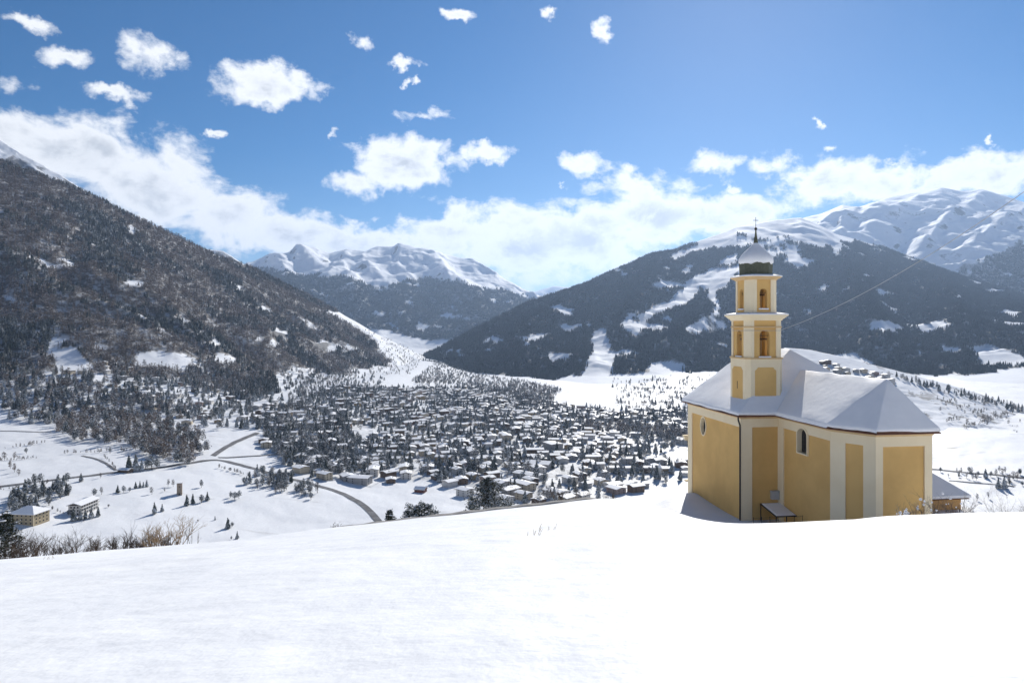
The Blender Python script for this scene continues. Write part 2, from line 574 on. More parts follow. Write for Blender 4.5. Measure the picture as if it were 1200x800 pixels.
class MB:
    """collects polygons for one mesh"""
    def __init__(s):
        s.v, s.f, s.m = [], [], []

    def add(s, verts, faces, mi=0):
        o = len(s.v)
        s.v += [tuple(v) for v in verts]
        s.f += [tuple(i + o for i in f) for f in faces]
        s.m += [mi] * len(faces)

    def box(s, x0, x1, y0, y1, z0, z1, mi=0):
        s.add([(x0, y0, z0), (x1, y0, z0), (x1, y1, z0), (x0, y1, z0), (x0, y0, z1), (x1, y0, z1), (x1, y1, z1), (x0, y1, z1)],
              [(3, 2, 1, 0), (4, 5, 6, 7), (0, 1, 5, 4), (1, 2, 6, 5), (2, 3, 7, 6), (3, 0, 4, 7)], mi)

    def prism(s, poly, z0, z1, mi=0, taper=None):
        n = len(poly)
        top = taper or poly
        s.add([(x, y, z0) for x, y in poly] + [(x, y, z1) for x, y in top],
              [tuple(range(n - 1, -1, -1)), tuple(range(n, 2 * n))] + [(i, (i + 1) % n, n + (i + 1) % n, n + i) for i in range(n)], mi)

    def tube(s, pts, radii, sides=5, mi=0, caps=True):
        pts = [Vector(p) for p in pts]
        base = len(s.v)
        n = len(pts)
        for i, p in enumerate(pts):
            t = (pts[min(i + 1, n - 1)] - pts[max(i - 1, 0)])
            if t.length < 1e-9:
                t = Vector((0, 0, 1))
            t.normalize()
            a = t.orthogonal().normalized()
            if abs(t.z) < 0.9:
                a = Vector((0, 0, 1)).cross(t).normalized()
            else:
                a = Vector((1, 0, 0)).cross(t).normalized()
            b = t.cross(a)
            r = radii[i] if hasattr(radii, '__len__') else radii
            for k in range(sides):
                an = 2 * math.pi * k / sides
                s.v.append(tuple(p + (a * math.cos(an) + b * math.sin(an)) * r))
        for i in range(n - 1):
            for k in range(sides):
                k2 = (k + 1) % sides
                s.f.append((base + i * sides + k, base + i * sides + k2, base + (i + 1) * sides + k2, base + (i + 1) * sides + k))
                s.m.append(mi)
        if caps:
            s.f.append(tuple(base + k for k in range(sides - 1, -1, -1)))
            s.f.append(tuple(base + (n - 1) * sides + k for k in range(sides)))
            s.m += [mi, mi]

    def lathe(s, prof, sides, cx=0, cy=0, phase=0.0, mi=0):
        base = len(s.v)
        n = len(prof)
        for (r, z) in prof:
            for k in range(sides):
                an = 2 * math.pi * k / sides + phase
                s.v.append((cx + r * math.cos(an), cy + r * math.sin(an), z))
        for i in range(n - 1):
            for k in range(sides):
                k2 = (k + 1) % sides
                s.f.append((base + i * sides + k, base + i * sides + k2, base + (i + 1) * sides + k2, base + (i + 1) * sides + k))
                s.m.append(mi)
        s.f.append(tuple(base + k for k in range(sides - 1, -1, -1)))
        s.f.append(tuple(base + (n - 1) * sides + k for k in range(sides)))
        s.m += [mi, mi]

    def mesh(s, name, mats, smooth=False):
        if not isinstance(mats, (list, tuple)):
            mats = [mats]
        return mesh_np(name, np.array(s.v), s.f, mats, s.m, smooth)

    def build(s, name, mats, parent=None, loc=(0, 0, 0), rotz=0.0, smooth=False):
        return link(name, s.mesh(name, mats, smooth), parent, loc, rotz)


def recalc(me):
    bm = bmesh.new()
    bm.from_mesh(me)
    bmesh.ops.recalc_face_normals(bm, faces=bm.faces)
    bm.to_mesh(me)
    bm.free()
    return me


# ------------------------------------------------------------------ the ground sheet
def build_ground():
    inner = np.linspace(R(-41), R(41), 620)
    outer = np.linspace(R(41), R(319), 94)[1:-1]
    phi = np.concatenate([inner, outer])
    rr = np.concatenate([np.geomspace(0.6, 130, 150)[:-1], np.geomspace(130, 420, 50)[:-1], np.geomspace(420, 2600, 190)[:-1], np.geomspace(2600, 26000, 26)])
    na, nr = len(phi), len(rr)
    PH, RR = np.meshgrid(phi, rr, indexing='ij')
    X, Y = RR * np.sin(PH), RR * np.cos(PH)
    Z = ground_z(X, Y)
    V = np.stack([X, Y, Z], -1).reshape(-1, 3)
    i, j = np.meshgrid(np.arange(na), np.arange(nr - 1), indexing='ij')
    i2 = (i + 1) % na
    Q = np.stack([i * nr + j, i * nr + j + 1, i2 * nr + j + 1, i2 * nr + j], -1).reshape(-1, 4)
    # pixel position of every vertex for the land-use masks
    with np.errstate(divide='ignore', invalid='ignore'):
        PX = np.where(Y > 1, CX + F * X / np.maximum(Y, 1), -9999).ravel()
        PY = np.where(Y > 1, HY - F * Z / np.maximum(Y, 1), -9999).ravel()
    jit = 8 * fbm(X / 60., Y / 60., 3, 31).ravel()
    town = in_poly(PX + jit, PY + jit * .4, TOWN).astype(float) * (Y.ravel() > 420)
    stub = ((PX > 640) & (Y.ravel() > 420)) * 1.0 + ((PX < 640) & (Y.ravel() > 420)) * 0.35
    # centre disc
    c = len(V)
    V = np.vstack([V, [[0, 0, gz(0.0, 0.01)]]])
    town = np.append(town, 0)
    stub = np.append(stub, 0)
    me = mesh_np("ground", V, Q, [M['ground']], smooth=True, attrs={'town': town, 'stubble': stub})
    bm = bmesh.new()
    bm.from_mesh(me)
    bm.verts.ensure_lookup_table()
    for a in range(na):
        fc = bm.faces.new((bm.verts[c], bm.verts[a * nr], bm.verts[((a + 1) % na) * nr]))
        fc.smooth = True
    bm.to_mesh(me)
    bm.free()
    me.flip_normals()
    o = link("ground", me)
    tag(o, kind='structure')
    return o


TOWN = [(300, 492), (330, 478), (395, 452), (470, 456), (560, 453), (625, 466), (660, 476), (720, 483), (820, 480), (840, 555), (800, 566), (740, 580), (650, 592),
        (560, 590), (520, 566), (470, 560), (430, 558), (370, 562), (340, 548), (320, 520)]
build_ground()


# ------------------------------------------------------------------ mountains: lofts between rows of points fixed on the photograph
class Mountain:
    """rows run from the foot to the far side; each row is a list of (px, py or None for the valley floor, distance)"""
    def __init__(s, name, x0, x1, step, rows, subdiv, mat, noise, seed, clear=None, forest=None, label=None):
        pxs = np.arange(x0, x1 + step, step, float)
        n = len(pxs)
        Dr, Zr = [], []
        for row in rows:
            d = tab(pxs, row, 2)
            if row[0][1] is None:
                z = floor_z((pxs - CX) / F * d, d) - 4
            else:
                z = (HY - tab(pxs, row, 1)) / F * d
            Dr.append(d)
            Zr.append(z)
        # small smoothing of kinks along the rows
        ker = np.exp(-np.linspace(-2, 2, 9) ** 2)
        ker /= ker.sum()
        Dr = [np.convolve(np.pad(d, 4, 'edge'), ker, 'valid') for d in Dr]
        DD, ZZ, VV = [], [], []
        for k in range(len(rows) - 1):
            m = subdiv[k]
            for q in range(m + (k == len(rows) - 2)):
                t = q / m
                DD.append(Dr[k] * (1 - t) + Dr[k + 1] * t)
                ZZ.append(Zr[k] * (1 - t) + Zr[k + 1] * t)
                VV.append(k + t)
        Dd, Zz = np.array(DD).T, np.array(ZZ).T
        # smooth creases down the slope
        for _ in range(6):
            Zs = Zz.copy()
            Zs[:, 1:-1] = 0.25 * Zz[:, :-2] + 0.5 * Zz[:, 1:-1] + 0.25 * Zz[:, 2:]
            keep = np.array([abs(v - s_) < 0.02 for v in VV for s_ in [noise.get('ridge_row', 99)]])
            Zs[:, keep] = Zz[:, keep]
            Zz = Zs
        X = (pxs[:, None] - CX) / F * Dd
        vv = np.array(VV)[None, :]
        Z0 = Zz.copy()
        env = noise['env'](vv, pxs[:, None])
        sc = noise['scale']
        # gullies run down the slope: stretch the noise along the line of fall
        warp = fbm(X / sc, Dd / sc, 3, seed + 50) * 0.5
        g = ridged(X / sc + warp, Dd / (sc * noise.get('stretch', 1.8)) + warp, 5, seed)
        Zz = Z0 + env * (noise['amp'] * (g - 0.55) + noise['amp'] * 0.20 * fbm(X / (sc * .25), Dd / (sc * .25), 4, seed + 9))
        fine = ridged(X / (sc * .32) - warp, Dd / (sc * .32 * noise.get('stretch', 1.8)) + warp, 4, seed + 33)
        Zz = Zz + env * noise.get('fine', 0.0) * (fine - 0.5)
        # sharp spurs with planar flanks
        PY0 = HY - F * Z0 / Dd
        PXX = np.repeat(pxs[:, None], Dd.shape[1], 1)
        for amp_, wid_, line in noise.get('spurs', ()):
            best = np.full(PXX.shape, 1e9)
            for (xa, ya), (xb, yb) in zip(line[:-1], line[1:]):
                L2 = (xb - xa) ** 2 + (yb - ya) ** 2
                t = np.clip(((PXX - xa) * (xb - xa) + (PY0 - ya) * (yb - ya)) / L2, 0, 1)
                best = np.minimum(best, np.hypot(PXX - xa - t * (xb - xa), PY0 - ya - t * (yb - ya)))
            best = best + 2.2 * fbm(X / (sc * .2), Dd / (sc * .2), 3, seed + 61)
            Zz = Zz + amp_ * np.clip(1 - best / wid_, 0, 1) * np.clip(env * 1.6 - .2, 0.03, 1)
        s.px, s.D, s.Z, s.X, s.v = pxs, Dd, Zz, X, np.array(VV)
        PY = HY - F * Zz / Dd
        PX = np.repeat(pxs[:, None], Dd.shape[1], 1)
        s.PX, s.PY = PX, PY
        fo = forest(PX, PY, X, Dd, Zz, vv) if forest else np.zeros_like(X)
        if clear:
            jx = 2.2 * fbm(X / 45., Dd / 45., 3, seed + 70)
            jy = 1.2 * fbm(X / 45., Dd / 45., 3, seed + 71)
            for poly in clear:
                xs = [p[0] for p in poly]
                ys = [p[1] for p in poly]
                sel = (PX > min(xs) - 8) & (PX < max(xs) + 8) & (PY > min(ys) - 8) & (PY < max(ys) + 8)
                ins = np.zeros_like(sel)
                ins[sel] = in_poly((PX + jx)[sel], (PY + jy)[sel], poly)
                fo[ins] = 0
        s.fo = fo
        V = np.stack([X, Dd, Zz], -1).reshape(-1, 3)
        nr = Dd.shape[1]
        i, j = np.meshgrid(np.arange(n - 1), np.arange(nr - 1), indexing='ij')
        Q = np.stack([i * nr + j, (i + 1) * nr + j, (i + 1) * nr + j + 1, i * nr + j + 1], -1).reshape(-1, 4)
        me = mesh_np(name, V, Q, [mat], smooth=True, attrs={'forest': fo.ravel()})
        s.o = tag(link(name, me), kind='structure')
        s.Q = Q
        s.V = V

    def hit(s, px, py):
        """first point of the surface met going outwards along the ray of a photo pixel"""
        i = np.clip((px - s.px[0]) / (s.px[1] - s.px[0]), 0, len(s.px) - 1.001)
        i0 = int(i)
        yy = s.PY[i0]
        k = np.argmax(yy <= py)
        if yy[k] > py or k == 0:
            return None
        t = (yy[k - 1] - py) / max(yy[k - 1] - yy[k], 1e-6)
        d = s.D[i0, k - 1] * (1 - t) + s.D[i0, k] * t
        z = s.Z[i0, k - 1] * (1 - t) + s.Z[i0, k] * t
        return Vector(((px - CX) / F * d, d, z))

    def scatter(s, dens, rmin=0.5, vmax=99, pxlim=(-40, 1240)):
        """points over the forested surface, dens per square metre"""
        V, Q = s.V, s.Q
        a, b, c, d = (V[Q[:, k]] for k in range(4))
        area = 0.5 * np.linalg.norm(np.cross(c - a, d - b), axis=1)
        fo = s.fo.ravel()[Q].mean(1)
        pxq = s.PX.ravel()[Q[:, 0]]
        vq = np.tile(s.v[:-1], len(s.px) - 1)
        wgt = area * fo * dens * ((pxq > pxlim[0]) & (pxq < pxlim[1])) * (vq < vmax)
        cnt = rng.poisson(wgt)
        idx = np.repeat(np.arange(len(Q)), cnt)
        u, v = rng.random(len(idx)), rng.random(len(idx))
        P = (a[idx] * ((1 - u) * (1 - v))[:, None] + b[idx] * (u * (1 - v))[:, None] + c[idx] * (u * v)[:, None] + d[idx] * ((1 - u) * v)[:, None])
        return P


def spots(lst):
    """small ragged clearings given as x0, y0, x1, y1"""
    out = []
    for (x0, y0, x1, y1) in lst:
        mx, my = (x0 + x1) / 2, (y0 + y1) / 2
        out.append([(x0, my + (y1 - y0) * .1), (x0 + (x1 - x0) * .3, y0), (mx, y0 + (y1 - y0) * .2), (x1, my), (x0 + (x1 - x0) * .7, y1), (x0 + (x1 - x0) * .3, y1 - (y1 - y0) * .15)])
    return out


# left forested slope
LEFT_RIDGE = [(-700, -40, 2000), (-300, 70, 2050), (-100, 143, 2150), (0, 188, 2300), (50, 207, 2330), (105, 228, 2420), (147, 249, 2500), (196, 272, 2620), (245, 296, 2800),
              (297, 315, 3000), (357, 344, 3200), (400, 367, 3300), (436, 388, 3400), (479, 409, 3500), (510, 424, 3600), (560, 436, 3700)]
left_rows = [
    [(-700, None, 800), (0, None, 985), (100, None, 1050), (200, None, 1130), (260, None, 1250), (330, None, 1500), (400, None, 1850), (450, None, 2300), (500, None, 3000), (560, None, 3500)],
    [(-700, 440, 1050), (-300, 440, 1150), (0, 434, 1300), (100, 430, 1380), (200, 440, 1480), (260, 448, 1560), (330, 446, 1800), (400, 432, 2250), (450, 428, 2700), (500, 432, 3150), (560, 437, 3550)],
    LEFT_RIDGE,
    [(p[0], p[1] + 60, p[2] + 700) for p in LEFT_RIDGE],
    [(p[0], 440, p[2] + 2600) for p in LEFT_RIDGE]]
left_clear = spots([(143, 327, 172, 336), (149, 263, 161, 274), (0, 346, 22, 353), (57, 392, 77, 406), (53, 402, 76, 422), (80, 416, 106, 432), (107, 403, 131, 410), (210, 370, 222, 380),
                    (247, 396, 258, 405), (250, 412, 278, 428), (316, 384, 343, 398), (314, 398, 329, 407), (366, 397, 402, 413), (367, 434, 393, 448), (402, 402, 419, 414), (304, 358, 318, 366),
                    (300, 395, 310, 400), (60, 432, 78, 440), (120, 440, 150, 446), (430, 430, 452, 441)]) + [
    [(155, 428), (160, 414), (185, 411), (215, 414), (240, 428), (256, 436), (258, 445), (220, 446), (200, 430)],
    [(322, 440), (345, 430), (370, 432), (372, 445), (365, 468), (340, 472), (328, 460)],
    [(372, 362), (400, 366), (430, 382), (470, 400), (500, 412), (505, 424), (470, 428), (452, 420), (440, 402), (418, 386), (395, 372)],
    [(455, 425), (500, 418), (510, 432), (500, 445), (460, 440)],
    [(60, 412), (85, 405), (110, 430), (70, 445)]]


def left_forest(PX, PY, X, Y, Z, v):
    f = np.ones_like(PX)
    # village and fields on the fan below the slope
    low = np.interp(PX, [-300, 0, 60, 120, 180, 240, 300, 360, 420, 470, 520], [455, 452, 438, 440, 444, 452, 470, 452, 434, 428, 425])
    f *= sstep(0, -6, PY - low + 5 * fbm(X / 120., Y / 120., 3, 5))
    # open woodland thins with the fractal
    f *= np.where(fbm(X / 160., Y / 160., 4, 15) > 0.80, 0.0, 1.0)
    return f


LEFT = Mountain("left_mountainside", -700, 560, 2.0, left_rows, [40, 150, 14, 6], M['slope'],
                dict(env=lambda v, p: np.interp(v, [0, 0.3, 1, 1.3, 1.9, 2, 2.3, 4], [0, 0.03, 0.15, 1, 0.35, 0.10, 0.6, 0.3]) * np.interp(p, [400, 520], [1, .3]), amp=52., scale=620., ridge_row=2, stretch=2.2),
                101, left_clear, left_forest)

# right forested mountain with ski runs
RIGHT_RIDGE = [(480, 428, 3650), (500, 415, 3700), (510, 411, 3700), (540, 395, 3780), (580, 374, 3940), (620, 354, 4100), (668, 340, 4322), (717, 318, 4595), (765, 298, 4867), (789, 294, 5003), (823, 281, 5200),
               (862, 267, 5350), (910, 257, 5500), (939, 255, 5550), (958, 263, 5550), (978, 274, 5500), (1031, 289, 5350), (1079, 307, 5150), (1127, 324, 4950), (1160, 334, 4850), (1200, 345, 4750),
               (1300, 372, 4550), (1500, 400, 4350)]
right_rows = [
    [(480, None, 3400), (520, None, 3150), (560, None, 2750), (640, None, 2450), (700, None, 2150), (800, None, 2200), (900, None, 2300), (1000, None, 2200), (1100, None, 2000), (1200, None, 1900), (1500, None, 1700)],
    [(480, 430, 3500), (520, 428, 3300), (560, 432, 2950), (640, 438, 2650), (700, 440, 2450), (760, 438, 2450), (800, 436, 2550), (900, 430, 2650), (1000, 428, 2600), (1100, 438, 2400), (1200, 428, 2350), (1500, 420, 2200)],
    [(480, 428, 3600), (520, 412, 3550), (560, 400, 3500), (640, 388, 3450), (740, 381, 3350), (830, 376, 3400), (900, 366, 3500), (1000, 364, 3500), (1100, 376, 3300), (1200, 376, 3200), (1500, 380, 3000)],
    RIGHT_RIDGE,
    [(p[0], p[1] + 25, p[2] + 900) for p in RIGHT_RIDGE],
    [(p[0], 420, p[2] + 3000) for p in RIGHT_RIDGE]]
right_clear = [
    [(701, 384), (711, 384), (711, 395), (716, 398), (719, 420), (721, 438), (730, 447), (716, 462), (707, 480), (680, 488), (645, 486), (656, 455), (683, 437), (689, 420), (693, 410), (692, 392)],
    [(744, 371), (770, 357), (790, 350), (802, 353), (778, 366), (752, 379)], [(848, 318), (880, 301), (915, 289), (922, 297), (886, 309), (858, 327)],
    [(760, 333), (785, 330), (806, 333), (800, 338), (770, 338)], [(826, 345), (840, 342), (846, 360), (840, 374), (830, 374), (836, 360)],
    [(726, 383), (736, 367), (748, 363), (742, 376), (779, 380), (784, 386), (736, 389)],
    [(800, 386), (825, 371), (850, 375), (853, 387), (810, 393)],
    [(777, 359), (811, 324), (828, 318), (860, 313), (853, 336), (833, 345), (823, 337), (808, 355), (789, 362)],
    [(798, 320), (806, 309), (813, 310), (806, 322)],
    [(918, 288), (936, 286), (939, 301), (960, 307), (936, 316), (920, 309)],
    [(976, 284), (988, 288), (981, 302), (974, 299)],
    [(1020, 377), (1040, 375), (1066, 387), (1045, 391), (1020, 386)],
    [(1071, 384), (1098, 375), (1121, 380), (1084, 393)],
    [(609, 396), (623, 391), (649, 390), (638, 398), (625, 399), (617, 407), (612, 405), (618, 399)],
    [(639, 414), (673, 414), (668, 422), (645, 426)],
    [(760, 425), (785, 423), (805, 427), (805, 445), (762, 445)],
    [(972, 417), (1000, 413), (1032, 430), (1010, 435), (985, 429)],
    [(1100, 404), (1132, 409), (1122, 418), (1104, 412)],
    [(1135, 407), (1160, 403), (1205, 418), (1240, 430), (1150, 427)],
    [(838, 312), (850, 300), (868, 296), (862, 310)], [(880, 300), (905, 290), (912, 300), (890, 308)],
    [(783, 300), (800, 292), (812, 296), (790, 306)]] + spots([
        (960, 332, 974, 339), (1009, 320, 1024, 326), (1024, 338, 1047, 348), (1150, 337, 1182, 344), (1166, 362, 1205, 371), (938, 360, 955, 367), (900, 340, 912, 345), (566, 408, 578, 414),
        (586, 398, 592, 402), (1080, 352, 1092, 357), (1120, 345, 1130, 349), (1070, 410, 1085, 416), (860, 352, 872, 357)])


def right_forest(PX, PY, X, Y, Z, v):
    tree = np.interp(PX, [600, 780, 786, 800, 830, 862, 910, 960, 1045, 1100, 1150, 1160], [0, 0, 288, 295, 297, 287, 290, 290, 296, 318, 330, 0])
    low = np.interp(PX, [480, 520, 560, 600, 640, 690, 760, 800, 900, 1000, 1100, 1200, 1500], [436, 434, 438, 441, 447, 438, 438, 438, 430, 432, 440, 431, 425])
    j = 4 * fbm(X / 130., Y / 130., 4, 25)
    jt = 13 * fbm(X / 210., Y / 260., 5, 29) + 3
    f = sstep(-1.5, 1.5, PY - tree + jt) * sstep(1.5, -1.5, PY - low + j)
    # thin piste cuts and avalanche tracks
    f *= np.where((fbm(X / 200., Y / 330., 4, 35) > 0.66), 0.0, 1.0)
    return f


RIGHT = Mountain("right_mountain", 480, 1500, 2.0, right_rows, [36, 70, 90, 14, 6], M['slope'],
                 dict(env=lambda v, p: np.interp(v, [0, 0.8, 1, 1.4, 2.9, 3, 3.4, 5], [0, 0.04, 0.1, 1, 0.35, 0.12, 0.6, 0.3]) * np.interp(p, [500, 600], [.3, 1]), amp=75., fine=14., scale=900., ridge_row=3, stretch=2.0,
                      spurs=[(60, 26, [(862, 266), (880, 300), (850, 350), (800, 410)]), (55, 24, [(765, 298), (760, 330), (735, 375)]), (70, 30, [(958, 262), (1000, 310), (1010, 360), (1040, 410)]), (60, 26, [(1079, 306), (1110, 340), (1130, 390)]),
                             (45, 22, [(668, 339), (650, 365), (610, 400)])]),
                 202, right_clear, right_forest)

# high snow mountain behind it
BR = [(800, 330, 8100), (860, 290, 8300), (900, 272, 8400), (940, 256, 8500), (960, 251, 8600), (987, 240, 8600), (1007, 243, 8600), (1036, 233, 8600), (1075, 226, 8600), (1103, 221, 8600), (1127, 224, 8600),
      (1152, 223, 8500), (1175, 229, 8400), (1200, 237, 8300), (1300, 250, 8100), (1500, 300, 7900)]


def alp_forest_right(PX, PY, X, Y, Z, v):
    line = np.interp(PX, [800, 1100, 1140, 1165, 1200, 1500], [400, 330, 318, 300, 290, 300])
    return sstep(-4, 4, PY - line + 7 * fbm(X / 250., Y / 250., 4, 45))


BACKR = Mountain("high_snow_mountain", 800, 1500, 2.0,
                 [[(800, 375, 5200), (1500, 375, 5000)], [(800, 350, 5700), (900, 318, 5700), (1050, 318, 5700), (1160, 326, 5600), (1500, 345, 5400)], BR, [(p[0], p[1] + 40, p[2] + 1200) for p in BR], [(p[0], 400, p[2] + 3500) for p in BR]],
                 [30, 110, 14, 6], M['alp'],
                 dict(env=lambda v, p: np.interp(v, [0, 1, 1.3, 1.8, 2, 2.3, 4], [.6, 1, 1, .6, .16, .6, .3]) + 0 * p, amp=110., fine=55., scale=1500., ridge_row=2, stretch=1.9,
                      spurs=[(142, 30, [(1105, 219), (1078, 238), (1042, 260), (1008, 282)]), (90, 22, [(987, 238), (990, 256), (965, 274)]), (127, 30, [(1152, 221), (1140, 245), (1108, 264), (1085, 290)]),
                             (142, 34, [(1230, 240), (1175, 275), (1130, 302)]), (105, 26, [(1240, 280), (1190, 300), (1150, 325)]), (82, 20, [(1036, 231), (1022, 250), (985, 268)])]), 303, spots([(1170, 318, 1190, 324)]), alp_forest_right)

# snow peak over the left shoulder
BL = [(-500, 10, 3700), (-200, 75, 3800), (-80, 120, 3900), (-30, 146, 3950), (0, 163, 4000), (22, 178, 4000), (50, 194, 4050), (80, 211, 4100), (110, 230, 4200), (150, 260, 4300), (200, 290, 4500), (240, 291, 4700),
      (262, 294, 4800), (290, 312, 4900), (320, 345, 5000), (380, 360, 5200)]
BACKL = Mountain("left_snow_peak", -500, 380, 2.0, [[(p[0], p[1] + 190, p[2] - 900) for p in BL], BL, [(p[0], p[1] + 60, p[2] + 900) for p in BL], [(p[0], 420, p[2] + 3000) for p in BL]], [90, 14, 6], M['alp'],
                 dict(env=lambda v, p: np.interp(v, [0, .5, .85, 1, 1.3, 3], [1, 1, .6, .16, .6, .3]) + 0 * p, amp=60., fine=50., scale=500., ridge_row=1, stretch=1.5), 404)

# mountains closing the valley
MID = [(180, 360, 8500), (250, 325, 8700), (288, 310, 8800), (314, 298, 8900), (338, 296, 8900), (347, 289, 9000), (368, 290, 9000), (386, 297, 9000), (408, 292, 9100), (429, 294, 9100), (443, 288, 9200), (461, 289, 9200), (467, 285, 9200),
       (479, 289, 9200), (501, 296, 9200), (522, 298, 9200), (555, 305, 9100), (583, 324, 9000), (608, 337, 8900), (637, 348, 8800), (700, 372, 8600), (760, 385, 8400)]
mid_clear = spots([(373, 342, 388, 347), (405, 330, 413, 335), (441, 337, 450, 342), (472, 350, 488, 358), (514, 366, 545, 374), (486, 375, 502, 389), (572, 348, 585, 356), (434, 364, 452, 371), (552, 347, 560, 350),
                   (466, 362, 478, 368), (455, 380, 470, 386), (505, 380, 520, 385), (440, 385, 462, 392), (590, 352, 600, 356), (480, 340, 490, 343), (535, 352, 543, 356)]) + [
    [(430, 384), (470, 392), (510, 400), (540, 398), (560, 408), (520, 416), (480, 412), (450, 402)]]


def mid_forest(PX, PY, X, Y, Z, v):
    line = np.interp(PX, [180, 300, 323, 404, 430, 454, 479, 510, 537, 572, 640, 760], [330, 316, 319, 325, 332, 339, 327, 328, 331, 340, 352, 370])
    low = np.interp(PX, [180, 400, 450, 480, 520, 560, 760], [440, 405, 398, 400, 398, 405, 440])
    j = 5 * fbm(X / 420., Y / 420., 4, 55)
    f = sstep(-2, 2, PY - line + j) * sstep(2, -2, PY - low + j)
    return f * np.where(fbm(X / 300., Y / 300., 4, 65) > 0.72, 0.0, 1.0)


MIDM = Mountain("valley_head_mountain", 180, 760, 1.6,
                [[(180, 420, 4300), (760, 420, 4300)], [(180, 396, 5200), (300, 396, 5200), (400, 398, 5200), (500, 407, 5200), (600, 398, 5200), (760, 396, 5200)],
                 [(180, 345, 7200), (300, 322, 7300), (404, 326, 7400), (454, 338, 7200), (479, 328, 7400), (537, 331, 7400), (572, 340, 7400), (640, 358, 7300), (760, 390, 7000)], MID,
                 [(p[0], p[1] + 25, p[2] + 1200) for p in MID], [(p[0], 400, p[2] + 3500) for p in MID]], [30, 90, 60, 10, 5], M['farforest'],
                dict(env=lambda v, p: np.interp(v, [0, 1, 1.4, 2.6, 2.9, 3, 3.3, 5], [0.1, .25, 1, 1, .5, .16, .6, .3]) + 0 * p, amp=120., fine=60., scale=1700., ridge_row=3, stretch=2.2,
                     spurs=[(75, 16, [(347, 288), (362, 306), (395, 325), (420, 350)]), (70, 16, [(429, 293), (424, 308), (452, 333), (470, 360)]), (85, 18, [(467, 282), (500, 308), (540, 330), (560, 360)]),
                            (60, 14, [(314, 297), (330, 315), (350, 345)]), (65, 16, [(555, 304), (578, 324), (602, 340)]), (55, 13, [(408, 291), (400, 310), (412, 326)]), (55, 13, [(501, 295), (520, 315), (530, 340)])]), 505, mid_clear, mid_forest)
FARR = [(520, 372, 15500), (560, 358, 16000), (600, 349, 16000), (625, 342, 16000), (638, 338, 16000), (650, 334, 16000), (668, 336, 16000), (692, 329, 16000), (712, 333, 16000), (740, 338, 16000), (800, 350, 16000), (900, 370, 16000)]
FARM = Mountain("far_snow_range", 520, 900, 3.0, [[(520, 388, 12500), (900, 388, 12500)], FARR, [(p[0], p[1] + 20, p[2] + 1500) for p in FARR], [(p[0], 395, p[2] + 4500) for p in FARR]], [50, 8, 4], M['alp'],
                dict(env=lambda v, p: np.interp(v, [0, .6, .9, 1, 1.4, 3], [.5, 1, .6, .15, .6, .3]) + 0 * p, amp=230., fine=90., scale=2200., ridge_row=1), 606)

# open snowy hill behind the church
HILLC = [(800, 470, 1560), (840, 452, 1540), (880, 426, 1520), (920, 407, 1500), (950, 410, 1490), (1000, 421, 1460), (1050, 434, 1430), (1100, 447, 1400), (1150, 462, 1370), (1200, 479, 1350), (1250, 492, 1330), (1400, 510, 1250), (1500, 520, 1200)]


def hill_forest(PX, PY, X, Y, Z, v):
    return np.where(fbm(X / 38., Y / 75., 4, 75) > 0.34, 0.75, 0.0) * sstep(0.08, .25, v) * (v < 1.15) * (PX > 1010)


HILL = Mountain("snowy_hill", 800, 1500, 2.0, [[(800, None, 1250), (900, None, 1080), (1050, None, 985), (1200, None, 930), (1500, None, 860)], HILLC, [(p[0], p[1] + 22, p[2] + 220) for p in HILLC], [(p[0], None, p[2] + 600) for p in HILLC]], [90, 16, 8], M['hill'],
                dict(env=lambda v, p: np.interp(v, [0, .2, .6, 1, 2, 3], [0, 1, 1, .25, .3, 0]) + 0 * p, amp=6., scale=150., ridge_row=1), 707, None, hill_forest)
MOUNTAINS = [LEFT, RIGHT, HILL]


def hit(px, py, dmin=430):
    """where the sight line of a photo pixel meets the land beyond the near hill"""
    d = np.geomspace(dmin, 6000, 320)
    zr = (HY - py) / F * d
    zg = ground_z((px - CX) / F * d, d)
    k = np.argmax(zr <= zg)
    best = None
    if zr[k] <= zg[k] and k > 0:
        t = (zr[k - 1] - zg[k - 1]) / max((zr[k - 1] - zg[k - 1]) - (zr[k] - zg[k]), 1e-9)
        dd = d[k - 1] + (d[k] - d[k - 1]) * t
        best = Vector(((px - CX) / F * dd, dd, gz((px - CX) / F * dd, dd)))
    for m in MOUNTAINS:
        if m.px[0] <= px <= m.px[-1]:
            h = m.hit(px, py)
            if h is not None and (best is None or h.y < best.y):
                best = h
    return best
# ------------------------------------------------------------------ tree prototypes
def conifer_into(mb, x, y, z, h, r, rnd, layers=4, sides=6, mi=0, sink=1.0):
    """stacked ragged skirts of boughs"""
    z0 = z - sink
    for k in range(layers):
        t0 = k / layers
        zb = z + h * (0.10 + 0.80 * t0)
        zt = z + h * min(1.0, 0.10 + 0.80 * t0 + 0.42 * (1 - t0 * .35))
        rr = r * (1 - t0) ** 0.85 * rnd.uniform(0.85, 1.15) + 0.06 * r
        ph = rnd.uniform(0, 6.28)
        vs = []
        for i in range(sides):
            a = ph + 2 * math.pi * i / sides
            q = rr * rnd.uniform(0.70, 1.2)
            vs.append((x + q * math.cos(a), y + q * math.sin(a), zb - rnd.uniform(0, 0.07) * h))
        vs.append((x + rnd.uniform(-.05, .05) * r, y + rnd.uniform(-.05, .05) * r, zt))
        mb.add(vs, [(i, (i + 1) % sides, sides) for i in range(sides)], mi)
    mb.add([(x - .12, y, z0), (x + .12, y, z0), (x, y + .12, z0), (x, y, z + h * .3)], [(0, 1, 3), (1, 2, 3), (2, 0, 3)], mi)


